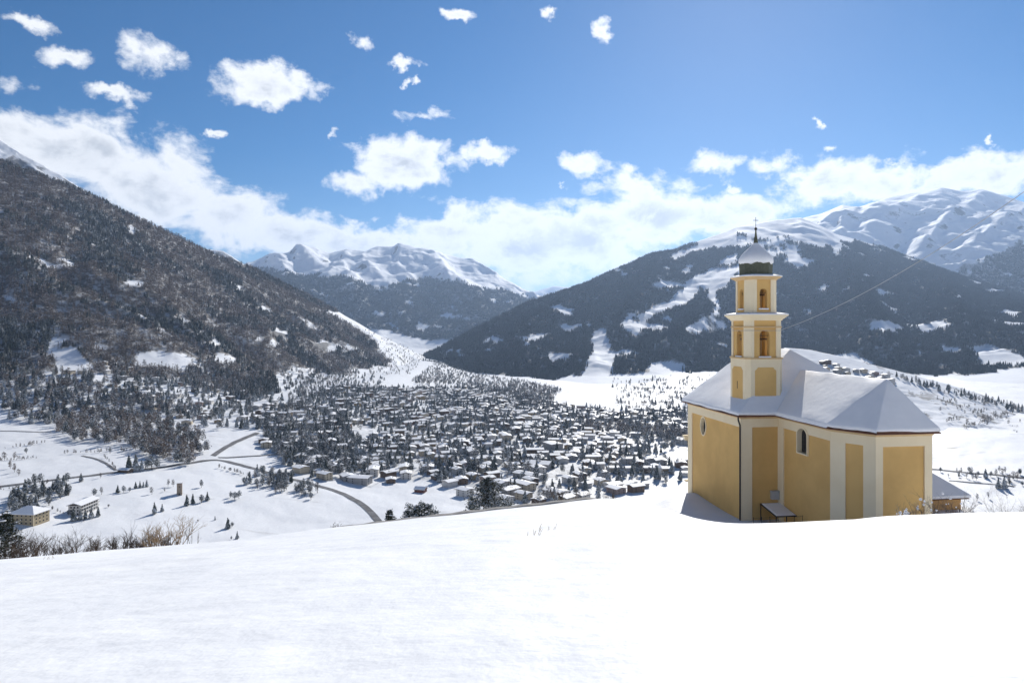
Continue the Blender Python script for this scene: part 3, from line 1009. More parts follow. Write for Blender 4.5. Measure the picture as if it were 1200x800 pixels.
def fuzz_into(mb, x, y, z, h, r, rnd, n=40, mi=0, shape='round', size=0.16, trunk=True):
    """many small twig faces spread through the crown"""
    for _ in range(n):
        u = rnd.random() ** 0.5
        a = rnd.uniform(0, 6.28)
        t = rnd.random()
        if shape == 'round':
            e = math.sin(math.pi * (0.12 + 0.86 * t)) ** 0.7
            zz = z + h * (0.18 + 0.80 * t)
        else:
            e = (1 - t) ** 0.8 + 0.05
            zz = z + h * (0.12 + 0.88 * t)
        c = Vector((x + r * u * e * math.cos(a), y + r * u * e * math.sin(a), zz))
        s = h * size * rnd.uniform(0.6, 1.3)
        d1 = Vector((rnd.gauss(0, 1), rnd.gauss(0, 1), rnd.gauss(0, 0.55))).normalized() * s
        d2 = Vector((rnd.gauss(0, 1), rnd.gauss(0, 1), rnd.gauss(0, 0.8))).normalized() * s * 0.55
        mb.add([c - d1 * .5, c + d1 * .5 + d2 * .2, c + d2], [(0, 1, 2)], mi)
    if trunk:
        w_ = max(0.12, h * .014)
        mb.add([(x - w_, y - w_, z - 1.2), (x + w_, y - w_, z - 1.2), (x, y + w_, z - 1.2), (x, y, z + h * .8)], [(0, 1, 3), (1, 2, 3), (2, 0, 3)], mi)


def clump_proto(kind, seed):
    rnd = random.Random(seed)
    mb = MB()
    if kind in ('fir', 'firdark'):
        for k in range(5):
            a, q = rnd.uniform(0, 6.28), rnd.uniform(1.5, 7.5) if k else 0
            h = rnd.uniform(8.5, 16.0)
            conifer_into(mb, q * math.cos(a), q * math.sin(a), 0, h, h * rnd.uniform(.15, .21), rnd, 4, 5, 0, 5.0)
    else:
        for k in range(4):
            a, q = rnd.uniform(0, 6.28), rnd.uniform(1.5, 7) if k else 0
            h = rnd.uniform(9, 15)
            fuzz_into(mb, q * math.cos(a), q * math.sin(a), -0.5, h, h * rnd.uniform(.18, .26), rnd, 26, 0, 'cone' if kind == 'larch' else 'round', 0.17)
    return mb.mesh(kind + "_clump", M[kind])


PROTO = {}
for kind in ('fir', 'firdark', 'larch', 'frost'):
    c = bpy.data.collections.new(kind + "_clumps")
    for i in range(5):
        o = bpy.data.objects.new(f"{kind}_clump_{i}", clump_proto(kind, 900 + i * 13 + len(kind)))
        c.objects.link(o)
    PROTO[kind] = c


def instancer_tree(name, coll):
    nt = bpy.data.node_groups.new(name, 'GeometryNodeTree')
    nt.interface.new_socket('Geometry', in_out='INPUT', socket_type='NodeSocketGeometry')
    nt.interface.new_socket('Geometry', in_out='OUTPUT', socket_type='NodeSocketGeometry')
    n, l = nt.nodes, nt.links
    gi, go = n.new('NodeGroupInput'), n.new('NodeGroupOutput')
    ci = n.new('GeometryNodeCollectionInfo')
    ci.inputs['Collection'].default_value = coll
    ci.inputs['Separate Children'].default_value = True
    ci.inputs['Reset Children'].default_value = True
    ip = n.new('GeometryNodeInstanceOnPoints')
    ip.inputs['Pick Instance'].default_value = True

    def attr(nm, typ):
        a = n.new('GeometryNodeInputNamedAttribute')
        a.data_type = typ
        a.inputs['Name'].default_value = nm
        return a.outputs['Attribute']
    cx = n.new('ShaderNodeCombineXYZ')
    l.new(attr('turn', 'FLOAT'), cx.inputs[2])
    l.new(gi.outputs[0], ip.inputs['Points'])
    l.new(ci.outputs[0], ip.inputs['Instance'])
    l.new(attr('pick', 'INT'), ip.inputs['Instance Index'])
    l.new(cx.outputs[0], ip.inputs['Rotation'])
    l.new(attr('size', 'FLOAT'), ip.inputs['Scale'])
    l.new(ip.outputs[0], go.inputs[0])
    return nt


def forest(name, P, coll, smin, smax, label, cat="forest", sizes=None):
    P = np.asarray(P, np.float32).reshape(-1, 3)
    me = bpy.data.meshes.new(name)
    me.vertices.add(len(P))
    me.vertices.foreach_set('co', P.ravel())
    a = me.attributes.new('turn', 'FLOAT', 'POINT')
    a.data.foreach_set('value', rng.uniform(0, 6.28, len(P)).astype(np.float32))
    a = me.attributes.new('size', 'FLOAT', 'POINT')
    a.data.foreach_set('value', np.asarray(rng.uniform(smin, smax, len(P)) if sizes is None else sizes, np.float32))
    a = me.attributes.new('pick', 'INT', 'POINT')
    a.data.foreach_set('value', rng.integers(0, 5, len(P)).astype(np.int32))
    o = link(name, me)
    md = o.modifiers.new("trees", 'NODES')
    md.node_group = instancer_tree(name + "_nodes", coll)
    return tag(o, label, cat, kind='stuff')


# the left slope: frosted firs with patches of bare larch
P = LEFT.scatter(1 / 115., pxlim=(-120, 560), vmax=2.4)
mixn = fbm(P[:, 0] / 230., P[:, 1] / 230., 4, 81) + 0.25 * rng.normal(size=len(P))
forest("larch_forest", P[mixn > -0.22], PROTO['larch'], .75, 1.25, "brown leafless larches mixed through the left mountainside")
forest("frosted_fir_forest", P[mixn <= -0.22], PROTO['fir'], .7, 1.15, "frosted grey firs covering the left mountainside")
P = RIGHT.scatter(1 / 215., pxlim=(470, 1260), vmax=3.2)
forest("dark_fir_forest", P, PROTO['firdark'], .95, 1.6, "dark fir forest on the mountain with the ski runs")
P = MIDM.scatter(1 / 900., pxlim=(230, 720), vmax=3.0)
forest("distant_fir_forest", P, PROTO['firdark'], 1.6, 2.6, "dark forest on the distant mountain closing the valley")
P = BACKR.scatter(1 / 900., pxlim=(1090, 1240), vmax=2.0)
forest("high_fir_forest", P, PROTO['firdark'], 1.5, 2.4, "sparse dark forest under the high snow mountain at right")
P = HILL.scatter(1 / 420., pxlim=(900, 1260), vmax=1.15)
forest("hillside_scrub", P, PROTO['frost'], .25, .5, "frosted scrub on the open snowy hill behind the church", "scrub")
# ------------------------------------------------------------------ roads on the valley floor
def drape(points, step=9.0):
    P = [hit(px, py) for px, py in points]
    out = []
    for a, b in zip(P[:-1], P[1:]):
        k = max(2, int((b - a).length / step))
        for i in range(k):
            q = a.lerp(b, i / k)
            out.append((q.x, q.y))
    out.append((P[-1].x, P[-1].y))
    A = np.array(out)
    for _ in range(10):
        A[1:-1] = 0.25 * A[:-2] + 0.5 * A[1:-1] + 0.25 * A[2:]
    return A


def road(name, points, width, lift=0.35, mat=None):
    A = drape(points)
    T = np.gradient(A, axis=0)
    T /= np.linalg.norm(T, axis=1)[:, None] + 1e-9
    N = np.stack([-T[:, 1], T[:, 0]], 1)
    cols = [A + N * width * f for f in (-.5, 0, .5)]
    V = []
    for c in cols:
        z = np.maximum(ground_z(c[:, 0], c[:, 1]), ground_z(A[:, 0], A[:, 1])) + lift
        V.append(np.column_stack([c, z]))
    n = len(A)
    V = np.vstack(V)
    Fq = []
    for k in range(2):
        for i in range(n - 1):
            Fq.append((k * n + i, (k + 1) * n + i, (k + 1) * n + i + 1, k * n + i + 1))
    me = recalc(mesh_np(name, V, Fq, [mat or M['road']], smooth=True))
    if me.polygons[0].normal.z < 0:
        me.flip_normals()
    return tag(link(name, me), kind='structure')


road("valley_road", [(-60, 577), (0, 571), (67, 562), (130, 554), (200, 547), (240, 539), (254, 536), (293, 548), (342, 562), (370, 568), (400, 576), (420, 587), (436, 600), (446, 612), (452, 624)], 6.5)
road("side_road", [(250, 534), (262, 525), (280, 516), (302, 507)], 7.0)
road("lane", [(256, 536), (290, 535), (333, 532)], 4.5)
road("village_road", [(432, 570), (445, 564), (460, 554), (478, 541)], 6.0, mat=M['snow'])
road("field_track", [(96, 534), (112, 536), (124, 543), (136, 551)], 3.0)
road("upper_track", [(-40, 504), (0, 505), (30, 506), (60, 506)], 4.0)
road("plain_road", [(1085, 549), (1110, 552), (1150, 555), (1200, 560), (1240, 563)], 7.0)
road("farm_track", [(1112, 563), (1130, 565), (1160, 568), (1190, 570)], 3.0)

# ------------------------------------------------------------------ the church
O = Vector((23.64, 70.3, -20.6))
CH = empty("church", O, R(8.0), "yellow baroque church with snowy roof and onion-domed bell tower", "church")
EZ = 11.6                                     # eave height above the church's base
FOOT = [(0, 0), (0, 13.6), (17, 13.6), (17, 0), (12.9, 0), (12.9, -9.2), (11.1, -12.6), (5.9, -12.6), (4.1, -9.2), (4.1, 0)]


def offset_poly(poly, d):
    """offset outwards (poly runs clockwise seen from above)"""
    n = len(poly)
    out = []
    for i in range(n):
        p0, p1, p2 = Vector(poly[i - 1]), Vector(poly[i]), Vector(poly[(i + 1) % n])
        a, b = (p1 - p0).normalized(), (p2 - p1).normalized()
        na, nb = Vector((-a.y, a.x)), Vector((-b.y, b.x))
        m = (na + nb)
        m = m / m.length_squared * 2
        out.append(tuple(p1 + m * d))
    return out


def apply_bool(o, cutters):
    for c in cutters:
        md = o.modifiers.new("cut", 'BOOLEAN')
        md.operation = 'DIFFERENCE'
        md.solver = 'EXACT'
        md.object = c
    dg = bpy.context.evaluated_depsgraph_get()
    me = bpy.data.meshes.new_from_object(o.evaluated_get(dg))
    o.modifiers.clear()
    o.data = me
    for c in cutters:
        bpy.data.objects.remove(c)


mb = MB()
mb.prism(FOOT[::-1], -3.0, EZ)
wall = mb.build("wall", M['ochre'], CH)
recalc(wall.data)


def oval(rx, rz, n=20, notch=0.0):
    return [((rx * math.cos(2 * math.pi * k / n)) * (1 - notch * abs(math.sin(4 * math.pi * k / n))), rz * math.sin(2 * math.pi * k / n)) for k in range(n)]


def yz_prism(mb, prof, y, z, x0, x1, mi=0):
    """profile in the (y, z) plane swept along x"""
    n = len(prof)
    mb.add([(x0, y + a, z + b) for a, b in prof] + [(x1, y + a, z + b) for a, b in prof],
           [tuple(range(n - 1, -1, -1)), tuple(range(n, 2 * n))] + [(i, (i + 1) % n, n + (i + 1) % n, n + i) for i in range(n)], mi)


archp = [(-.85, -1.2), (.85, -1.2), (.85, .55)] + [(.85 * math.cos(a), .55 + .65 * math.sin(a)) for a in np.linspace(0.3, math.pi - 0.3, 7)] + [(-.85, .55)]
cut = []
for prof, y, z, xw in ((oval(.72, 1.0, 20, .08), 9.4, 9.25, 0.0), (archp, -4.55, 9.7, 4.1)):
    m_ = MB()
    yz_prism(m_, prof, y, z, xw - .6, xw + .75)
    c_ = m_.build("cutter", M['cream'], CH)
    recalc(c_.data)
    cut.append(c_)
apply_bool(wall, cut)


def ring_frame(mb, prof, y, z, x0, x1, t):
    """moulding round an opening"""
    n = len(prof)
    big = [(a * (1 + t / max(.3, math.hypot(a, b))), b * (1 + t / max(.3, math.hypot(a, b)))) for a, b in prof]
    V = [(x0, y + a, z + b) for a, b in big] + [(x0, y + a, z + b) for a, b in prof] + [(x1, y + a, z + b) for a, b in big] + [(x1, y + a, z + b) for a, b in prof]
    Fs = []
    for i in range(n):
        j = (i + 1) % n
        Fs += [(i, j, n + j, n + i), (2 * n + i, 3 * n + i, 3 * n + j, 2 * n + j), (i, 2 * n + i, 2 * n + j, j), (n + i, n + j, 3 * n + j, 3 * n + i)]
    mb.add(V, Fs)


for prof, y, z, xw, hw, hh in ((oval(.72, 1.0, 20, .08), 9.4, 9.25, 0.0, .72, 1.0), (archp, -4.55, 9.7, 4.1, .85, 1.2)):
    m_ = MB()
    yz_prism(m_, [(a * .995, b * .995) for a, b in prof], y, z, xw + .34, xw + .38)
    wn_ = m_.build("window", M['pane'], CH)
    m_ = MB()
    ring_frame(m_, [(a * .99, b * .99) for a, b in prof], y, z, xw - (.07 if xw == 0 else .20), xw + .33, .16)
    fr_ = m_.build("window_frame", M['cream'], wn_)
    recalc(fr_.data)
    for k in range(-1, 2):
        m_ = MB()
        m_.box(xw + .30, xw + .335, y + k * hw * .5 - .02, y + k * hw * .5 + .02, z - hh * .83, z + hh * .83)
        m_.build("glazing_bar", M['dark'], wn_)
    for k in range(-2, 3):
        m_ = MB()
        m_.box(xw + .27, xw + .299, y - hw * .8, y + hw * .8, z + k * hh * .33 - .02, z + k * hh * .33 + .02)
        m_.build("glazing_bar", M['dark'], wn_)

# cream corner pilasters and frieze, proud of the ochre wall
PW = {0: (1.05, .02), 1: (1.1, 1.1), 2: (1.0, 1.0), 3: (1.0, 1.0), 4: (.02, 1.0), 5: (.02, 1.2), 6: (1.1, .65), 7: (.55, 1.0), 8: (1.25, .02), 9: (1.0, .02)}
PW = {0: (1.1, .14), 1: (1.1, 1.1), 2: (1.0, 1.0), 3: (1.0, 1.0), 4: (0.15, 1.0), 5: (.15, 1.2), 6: (1.1, .65), 7: (.6, 1.0), 8: (1.25, .15), 9: (1.05, 0.15)}
OUT = offset_poly(FOOT, .13)
INN = offset_poly(FOOT, -.05)
FR0 = EZ - 1.15
n = len(FOOT)
for i in range(n):
    p0, p1, p2 = Vector(FOOT[i - 1]), Vector(FOOT[i]), Vector(FOOT[(i + 1) % n])
    a, b = (p0 - p1).normalized(), (p2 - p1).normalized()
    na = Vector((a.y, -a.x))
    nb = Vector((-b.y, b.x))
    wa, wb = PW[i]
    if i in (4, 9):                                   # inner corners: pilaster only on the choir side
        if i == 9:
            q = [p1 + a * 0.0 - Vector((0, 0)), p1 + a * wa, p1 + a * wa + na * .13, p1 + na * .13]
        else:
            q = [p1 + b * 0.0, p1 + b * wb, p1 + b * wb + nb * .13, p1 + nb * .13]
        poly = [tuple(x) for x in q]
    else:
        co = Vector(OUT[i])
        ci = Vector(INN[i])
        poly = [tuple(p1 + a * wa - na * .05), tuple(p1 + a * wa + na * .13), tuple(co), tuple(p1 + b * wb + nb * .13), tuple(p1 + b * wb - nb * .05), tuple(ci)]
    m_ = MB()
    m_.prism(poly, -3.0, FR0)
    o_ = m_.build("pilaster", M['cream'], CH)
    recalc(o_.data)
m_ = MB()
V1, V0 = OUT, INN
m_.add([(x, y, FR0) for x, y in V0] + [(x, y, FR0) for x, y in V1] + [(x, y, EZ - .28) for x, y in V1] + [(x, y, EZ - .28) for x, y in V0],
       [f for i in range(n) for f in ((i, (i + 1) % n, n + (i + 1) % n, n + i), (n + i, n + (i + 1) % n, 2 * n + (i + 1) % n, 2 * n + i), (2 * n + i, 2 * n + (i + 1) % n, 3 * n + (i + 1) % n, 3 * n + i), (3 * n + i, 3 * n + (i + 1) % n, (i + 1) % n, i))])
o_ = m_.build("frieze_band", M['cream'], CH)
recalc(o_.data)
m_ = MB()
yz_prism(m_, archp, -4.55, 9.7, 3.5, 4.6)
c_ = m_.build("cutter", M['cream'], CH)
recalc(c_.data)
apply_bool(o_, [c_])
C1 = offset_poly(FOOT, .34)
m_ = MB()
m_.add([(x, y, EZ - .28) for x, y in V0] + [(x, y, EZ - .28) for x, y in V1] + [(x, y, EZ - .02) for x, y in C1] + [(x, y, EZ - .02) for x, y in V0],
       [f for i in range(n) for f in ((i, (i + 1) % n, n + (i + 1) % n, n + i), (n + i, n + (i + 1) % n, 2 * n + (i + 1) % n, 2 * n + i), (2 * n + i, 2 * n + (i + 1) % n, 3 * n + (i + 1) % n, 3 * n + i))])
o_ = m_.build("cornice", M['apricot'], CH)
recalc(o_.data)

# roofs: nave gabled at the far end and hipped towards the choir; choir hipped round the apse
RN, RC = EZ + 6.3, EZ + 4.1
OH = .62
E = offset_poly(FOOT, OH)


def roof_nave(z, d=0.0):
    e = OH + d
    v = [(-e, -e, z), (17 + e, -e, z), (17 + e, 13.6 + e, z), (-e, 13.6 + e, z), (8.5, 5.4, RN + z - EZ), (8.5, 13.6 + e, RN + z - EZ)]
    return v, [(0, 1, 4), (1, 2, 5, 4), (3, 0, 4, 5), (2, 3, 5), (0, 3, 2, 1)]


def roof_choir(z, d=0.0):
    pts = offset_poly(FOOT, OH + d)
    k = z - EZ
    # eave points in order: choir right back, 5, 6, 7, 8, choir left back
    xr, xl = pts[5][0], pts[8][0]
    v = [(xr, 3.2, z), (*pts[5], z), (*pts[6], z), (*pts[7], z), (*pts[8], z), (xl, 3.2, z), (8.5, -10.6, RC + k), (8.5, 3.2, RC + k)]
    return v, [(0, 1, 6, 7), (1, 2, 6), (2, 3, 6), (3, 4, 6), (4, 5, 7, 6), (5, 0, 7), (5, 4, 3, 2, 1, 0)]


roof = None
for fn in (roof_nave, roof_choir):
    v, f = fn(EZ)
    m_ = MB()
    m_.add(v, f)
    o_ = m_.build("roof", M['rust'], CH)
    recalc(o_.data)
    md = None
    # gutter edge: shallow slab under the snow
    k = len(v)
    v2, f2 = fn(EZ + .09, .07)
    m_ = MB()
    m_.add(v2, f2)
    sn = m_.mesh("snow_cover", M['snow'])
    recalc(sn)
    bm = bmesh.new()
    bm.from_mesh(sn)
    top = [fc for fc in bm.faces if fc.normal.z > 0.05 or fc.normal.z > -0.5]
    ret = bmesh.ops.extrude_face_region(bm, geom=top)
    for g_ in ret['geom']:
        if isinstance(g_, bmesh.types.BMVert):
            g_.co.z += .34
    bmesh.ops.recalc_face_normals(bm, faces=bm.faces)
    bmesh.ops.bevel(bm, geom=[e_ for e_ in bm.edges if not e_.is_boundary], offset=.13, segments=3, affect='EDGES', profile=.6)
    bmesh.ops.triangulate(bm, faces=list(bm.faces))
    for _ in range(3):
        bmesh.ops.subdivide_edges(bm, edges=[e_ for e_ in bm.edges if e_.calc_length() > .7], cuts=1, use_grid_fill=True)
        bmesh.ops.triangulate(bm, faces=list(bm.faces))
    co = np.array([v_.co[:] for v_ in bm.verts])
    dz = 0.07 * fbm(co[:, 0] / 1.7, co[:, 1] / 1.7, 3, 77) + 0.03 * pnoise(co[:, 0] / .5, co[:, 1] / .5, 78)
    for v_, d_ in zip(bm.verts, dz):
        v_.co.z += d_
    for f_ in bm.faces:
        f_.smooth = True
    bm.to_mesh(sn)
    bm.free()
    so = link("snow_cover", sn, o_)
    if fn is roof_choir:
        so.name = "snow_cover"
m_ = MB()                                                # gutter along the eaves that the photograph shows
pts = [(x, y, EZ + .02) for x, y in offset_poly(FOOT, OH + .06)]
gp = [pts[1], pts[0], pts[9], pts[8], pts[7], pts[6], pts[5]]
m_.tube(gp, .055, 6)
m_.build("gutter", M['rust'], CH)
m_ = MB()
m_.tube([(-.55, -.35, EZ - .05), (-.5, -.3, EZ - .4), (-.24, -.12, EZ - .9), (-.22, -.10, EZ - 1.3), (-.22, -.10, -1)], .085, 7)
m_.build("drainpipe", M['dark'], CH)
m_ = MB()
m_.box(3.15, 3.92, -.42, -.002, 3.0, 3.8)
bx = m_.build("meter_box", M['grey'], CH)
m_ = MB()
m_.box(3.10, 3.97, -.46, -.01, 3.803, 3.87)
m_.build("box_lid", M['grey'], bx)
# stub mouldings on the edge of the facade
for z0, z1, d in ((6.9, 7.3, .45), (7.3, 7.5, .6), (1.8, 2.0, .35)):
    m_ = MB()
    m_.prism([(-d, 13.75), (1.5, 13.75), (1.5, 14.3), (-d, 14.3)], z0, z1)
    o_ = m_.build("facade_moulding", M['cream'], CH)
    recalc(o_.data)

# tower
TX, TY = 3.05, 2.85


def cham(hw, c):
    return [(TX - hw + c, TY - hw), (TX + hw - c, TY - hw), (TX + hw, TY - hw + c), (TX + hw, TY + hw - c), (TX + hw - c, TY + hw), (TX - hw + c, TY + hw), (TX - hw, TY + hw - c), (TX - hw, TY - hw + c)]


Z1, Z2, Z3, Z4 = 17.4, 21.45, 22.05, 25.75
m_ = MB()
m_.prism(cham(2.08, .45), 9.0, Z1)
TW = m_.build("tower", M['cream'], CH)
m_ = MB()
m_.prism(cham(2.17, .47), Z1 + .002, Z1 + .16)
m_.build("string_course", M['apricot'], TW)
m_ = MB()
m_.prism(cham(2.15, .46), 11.2, 12.35)
m_.build("tower_plinth", M['cream'], TW)


def face_xf(k, hw):
    """local frame of tower face k: returns f(s, z, d) -> point, s along the face, d outwards"""
    ang = [-math.pi / 2, 0, math.pi / 2, math.pi][k]
    nx, ny = math.cos(ang), math.sin(ang)
    tx, ty = -ny, nx
    return lambda s_, z_, d_: (TX + nx * (hw + d_) + tx * s_, TY + ny * (hw + d_) + ty * s_, z_)


for k in range(4):
    f_ = face_xf(k, 2.08)
    pts = []
    W2, H0, H1, c_ = 1.18, 12.75, 16.55, .33
    raw = [(-W2 + c_, H0), (W2 - c_, H0), (W2 - c_ * .6, H0 + c_ * .6), (W2, H0 + c_), (W2, H1 - c_), (W2 - c_ * .6, H1 - c_ * .6), (W2 - c_, H1), (-W2 + c_, H1), (-W2 + c_ * .6, H1 - c_ * .6), (-W2, H1 - c_), (-W2, H0 + c_), (-W2 + c_ * .6, H0 + c_ * .6)]
    N_ = len(raw)
    m_ = MB()
    m_.add([f_(s_, z_, -.05) for s_, z_ in raw] + [f_(s_, z_, .025) for s_, z_ in raw], [tuple(range(N_)), tuple(range(2 * N_ - 1, N_ - 1, -1))] + [(i, (i + 1) % N_, N_ + (i + 1) % N_, N_ + i) for i in range(N_)])
    o_ = m_.build("tower_panel", M['ochre'], TW)
    recalc(o_.data)
m_ = MB()
f_ = face_xf(3, 2.11)
m_.add([f_(-.07, 14.2, .0), f_(.07, 14.2, .0), f_(.07, 15.0, .0), f_(-.07, 15.0, .0)], [(0, 1, 2, 3)])
m_.build("slit_window", M['opening'], TW)


def belfry(hw, c, z0, z1, ow, oh, osill, recess, name):
    """four corner piers, and in each face an ochre panel with an arched opening"""
    pw = c + .34
    for sx in (-1, 1):
        for sy in (-1, 1):
            q = [(sx * (hw - pw), sy * hw), (sx * (hw - c), sy * hw), (sx * hw, sy * (hw - c)), (sx * hw, sy * (hw - pw)), (sx * (hw - pw), sy * (hw - pw))]
            m_ = MB()
            m_.prism([(TX + a, TY + b) for a, b in q], z0, z1)
            o_ = m_.build("corner_pier", M['cream'], TW)
            recalc(o_.data)
    T = .55
    for k in range(4):
        f_ = face_xf(k, hw - recess)
        hwid = hw - pw
        sill, spring = z0 + osill, z0 + osill + oh - ow
        arch = [(-ow, sill), (-ow, spring)] + [(ow * math.cos(a), spring + ow * math.sin(a)) for a in np.linspace(math.pi * .88, math.pi * .12, 7)] + [(ow, spring), (ow, sill)]
        topz = z1 - .002
        V, Fs = [], []

        def quad(pl):
            b0 = len(V)
            V.extend([f_(s_, z_, 0) for s_, z_ in pl] + [f_(s_, z_, -T) for s_, z_ in pl])
            m = len(pl)
            Fs.append(tuple(range(b0, b0 + m)))
            Fs.append(tuple(range(b0 + 2 * m - 1, b0 + m - 1, -1)))
            for i in range(m):
                Fs.append((b0 + i, b0 + (i + 1) % m, b0 + m + (i + 1) % m, b0 + m + i))
        quad([(-hwid, z0), (hwid, z0), (hwid, sill), (-hwid, sill)])
        quad([(-hwid, sill), (-ow, sill), (-ow, spring), (-hwid, spring)])
        quad([(ow, sill), (hwid, sill), (hwid, spring), (ow, spring)])
        ap = arch[1:-1]
        for p_, q_ in zip(ap[:-1], ap[1:]):
            ta = -hwid + (p_[0] + ow) / (2 * ow) * 2 * hwid
            tb = -hwid + (q_[0] + ow) / (2 * ow) * 2 * hwid
            quad([p_, q_, (tb, topz), (ta, topz)])
        quad([(-hwid, spring), (-ow, spring), (-hwid, topz)])
        quad([(ow, spring), (hwid, spring), (hwid, topz)])
        m_ = MB()
        m_.add(V, Fs)
        o_ = m_.build("arched_wall", M['ochre'], TW)
        recalc(o_.data)
        m_ = MB()
        s0 = ow + .12
        b0 = [f_(-s0, sill - .12, .0), f_(s0, sill - .12, .0), f_(s0, sill + .03, .0), f_(-s0, sill + .03, .0), f_(-s0, sill - .12, .13), f_(s0, sill - .12, .13), f_(s0, sill + .03, .13), f_(-s0, sill + .03, .13)]
        m_.add(b0, [(3, 2, 1, 0), (4, 5, 6, 7), (0, 1, 5, 4), (1, 2, 6, 5), (2, 3, 7, 6), (3, 0, 4, 7)])
        o_ = m_.build("sill", M['snow'], TW)
        recalc(o_.data)
        # iron tie bar across the opening
        m_ = MB()
        m_.tube([f_(-ow, spring, -.3), f_(ow, spring, -.3)], .03, 4)
        m_.build("tie_bar", M['dark'], TW)
    # floor and ceiling coloured near black, painting in the belfry's inner shade
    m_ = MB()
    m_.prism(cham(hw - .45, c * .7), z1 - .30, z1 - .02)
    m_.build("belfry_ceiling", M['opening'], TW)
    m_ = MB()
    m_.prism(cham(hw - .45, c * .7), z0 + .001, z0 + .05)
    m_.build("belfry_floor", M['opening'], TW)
    # bell on its yoke
    m_ = MB()
    zc = z0 + osill + oh * .42
    m_.lathe([(.02, zc + .55), (.2, zc + .52), (.28, zc + .3), (.34, zc - .05), (.46, zc - .35), (.5, zc - .42), (.4, zc - .4)], 14, TX, TY)
    m_.build("bell", M['bronze'], TW, smooth=True)
    m_ = MB()
    m_.box(TX - hw + .3, TX + hw - .3, TY - .09, TY + .09, zc + .55, zc + .75)
    m_.build("bell_yoke", M['wood'], TW)


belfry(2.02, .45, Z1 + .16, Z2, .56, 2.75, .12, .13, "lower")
m_ = MB()
m_.prism(cham(2.09, .46), Z2 - .75, Z2 - .62)
m_.build("string_course", M['apricot'], TW)
for z0, z1, a, b in ((Z2 + .001, Z2 + .2, 2.1, 2.2), (Z2 + .201, Z3 - .12, 2.25, 2.5), (Z3 - .119, Z3, 2.55, 2.6)):
    m_ = MB()
    m_.prism(cham(a, .48), z0, z1, taper=cham(b, .5))
    m_.build("tower_cornice", M['cream'], TW)


def snow_ledge(hw, c, z, inner):
    me = MB()
    me.prism(cham(hw, c), z + .003, z + .12)
    me.prism(cham(hw - .02, c), z + .121, z + .30, taper=cham(inner, c))
    o_ = me.build("ledge_snow", M['snow'], TW, smooth=False)
    bm = bmesh.new()
    bm.from_mesh(o_.data)
    bmesh.ops.bevel(bm, geom=list(bm.edges), offset=.05, segments=2, affect='EDGES')
    bm.to_mesh(o_.data)
    bm.free()
    return o_


snow_ledge(2.63, .5, Z3, 1.6)
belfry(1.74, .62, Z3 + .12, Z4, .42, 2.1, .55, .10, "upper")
for z0, z1, a, b in ((Z4 + .001, Z4 + .14, 1.8, 1.9), (Z4 + .141, Z4 + .34, 1.95, 2.22)):
    m_ = MB()
    m_.prism(cham(a, .65), z0, z1, taper=cham(b, .72))
    m_.build("tower_cornice", M['apricot'], TW)
snow_ledge(2.27, .75, Z4 + .342, 1.5)
zd = Z4 + .45
m_ = MB()
m_.lathe([(1.66, zd), (1.70, zd + .9), (1.74, zd + 1.55)], 8, TX, TY, math.pi / 8)
m_.build("dome_drum", M['copper'], TW)
m_ = MB()
prof = [(1.60, zd + 1.35), (1.78, zd + 1.50), (1.80, zd + 1.75), (1.72, zd + 2.0), (1.52, zd + 2.3), (1.22, zd + 2.62), (.88, zd + 2.95), (.55, zd + 3.25), (.32, zd + 3.5), (.2, zd + 3.68)]
m_.lathe(prof, 24, TX, TY)
rr_ = random.Random(3)
m_.v = [(x, y, z + (rr_.uniform(-.14, .05) if z < zd + 1.55 else 0)) for x, y, z in m_.v]
m_.build("dome_snow", M['snow'], TW, smooth=True)
m_ = MB()
m_.lathe([(.30, zd + 3.45), (.24, zd + 3.7), (.12, zd + 4.4), (.07, zd + 5.0)], 8, TX, TY)
m_.build("spire", M['copper'], TW)
m_ = MB()
m_.lathe([(.02, zd + 4.95), (.12, zd + 5.02), (.16, zd + 5.13), (.12, zd + 5.24), (.02, zd + 5.31)], 10, TX, TY)
m_.build("spire_ball", M['dark'], TW, smooth=True)
m_ = MB()
m_.box(TX - .02, TX + .02, TY - .02, TY + .02, zd + 5.3, zd + 6.4)
m_.box(TX - .28, TX - .021, TY - .017, TY + .017, zd + 6.02, zd + 6.08)
m_.box(TX + .021, TX + .28, TY - .017, TY + .017, zd + 6.02, zd + 6.08)
m_.build("cross", M['dark'], TW)
# low sacristy annex on the far side
m_ = MB()
m_.box(17.14, 25.4, .3, 7.8, -5.0, 2.25)
m_.build("annex_wall", plain("orange_plaster", (0.62, 0.37, 0.15), (0.55, 0.32, 0.13), 0.9), CH)
for z, nm, mt, d in ((2.26, "annex_roof", 'rust', 0.0), (2.40, "annex_snow", 'snow', .06)):
    m_ = MB()
    e = .6 + d
    vt = [(17.13, .3 - e, z), (25.4 + e, .3 - e, z), (25.4 + e, 7.8 + e, z), (17.13, 7.8 + e, z), (17.13, 4.05, z + 3.4), (21.6, 4.05, z + 3.4)]
    fs = [(0, 1, 5, 4), (1, 2, 5), (2, 3, 4, 5), (3, 0, 4), (3, 2, 1, 0)]
    if nm == "annex_snow":
        vt = [(x, y, zz) for x, y, zz in vt] + [(x, y, zz + .28) for x, y, zz in vt]
        fs = [(6, 7, 11, 10), (7, 8, 11), (8, 9, 10, 11), (3, 2, 1, 0), (0, 1, 7, 6), (1, 2, 8, 7), (2, 3, 9, 8), (3, 0, 6, 10, 9)]
    m_.add(vt, fs)
    o_ = m_.build(nm, M[mt], CH)
    recalc(o_.data)

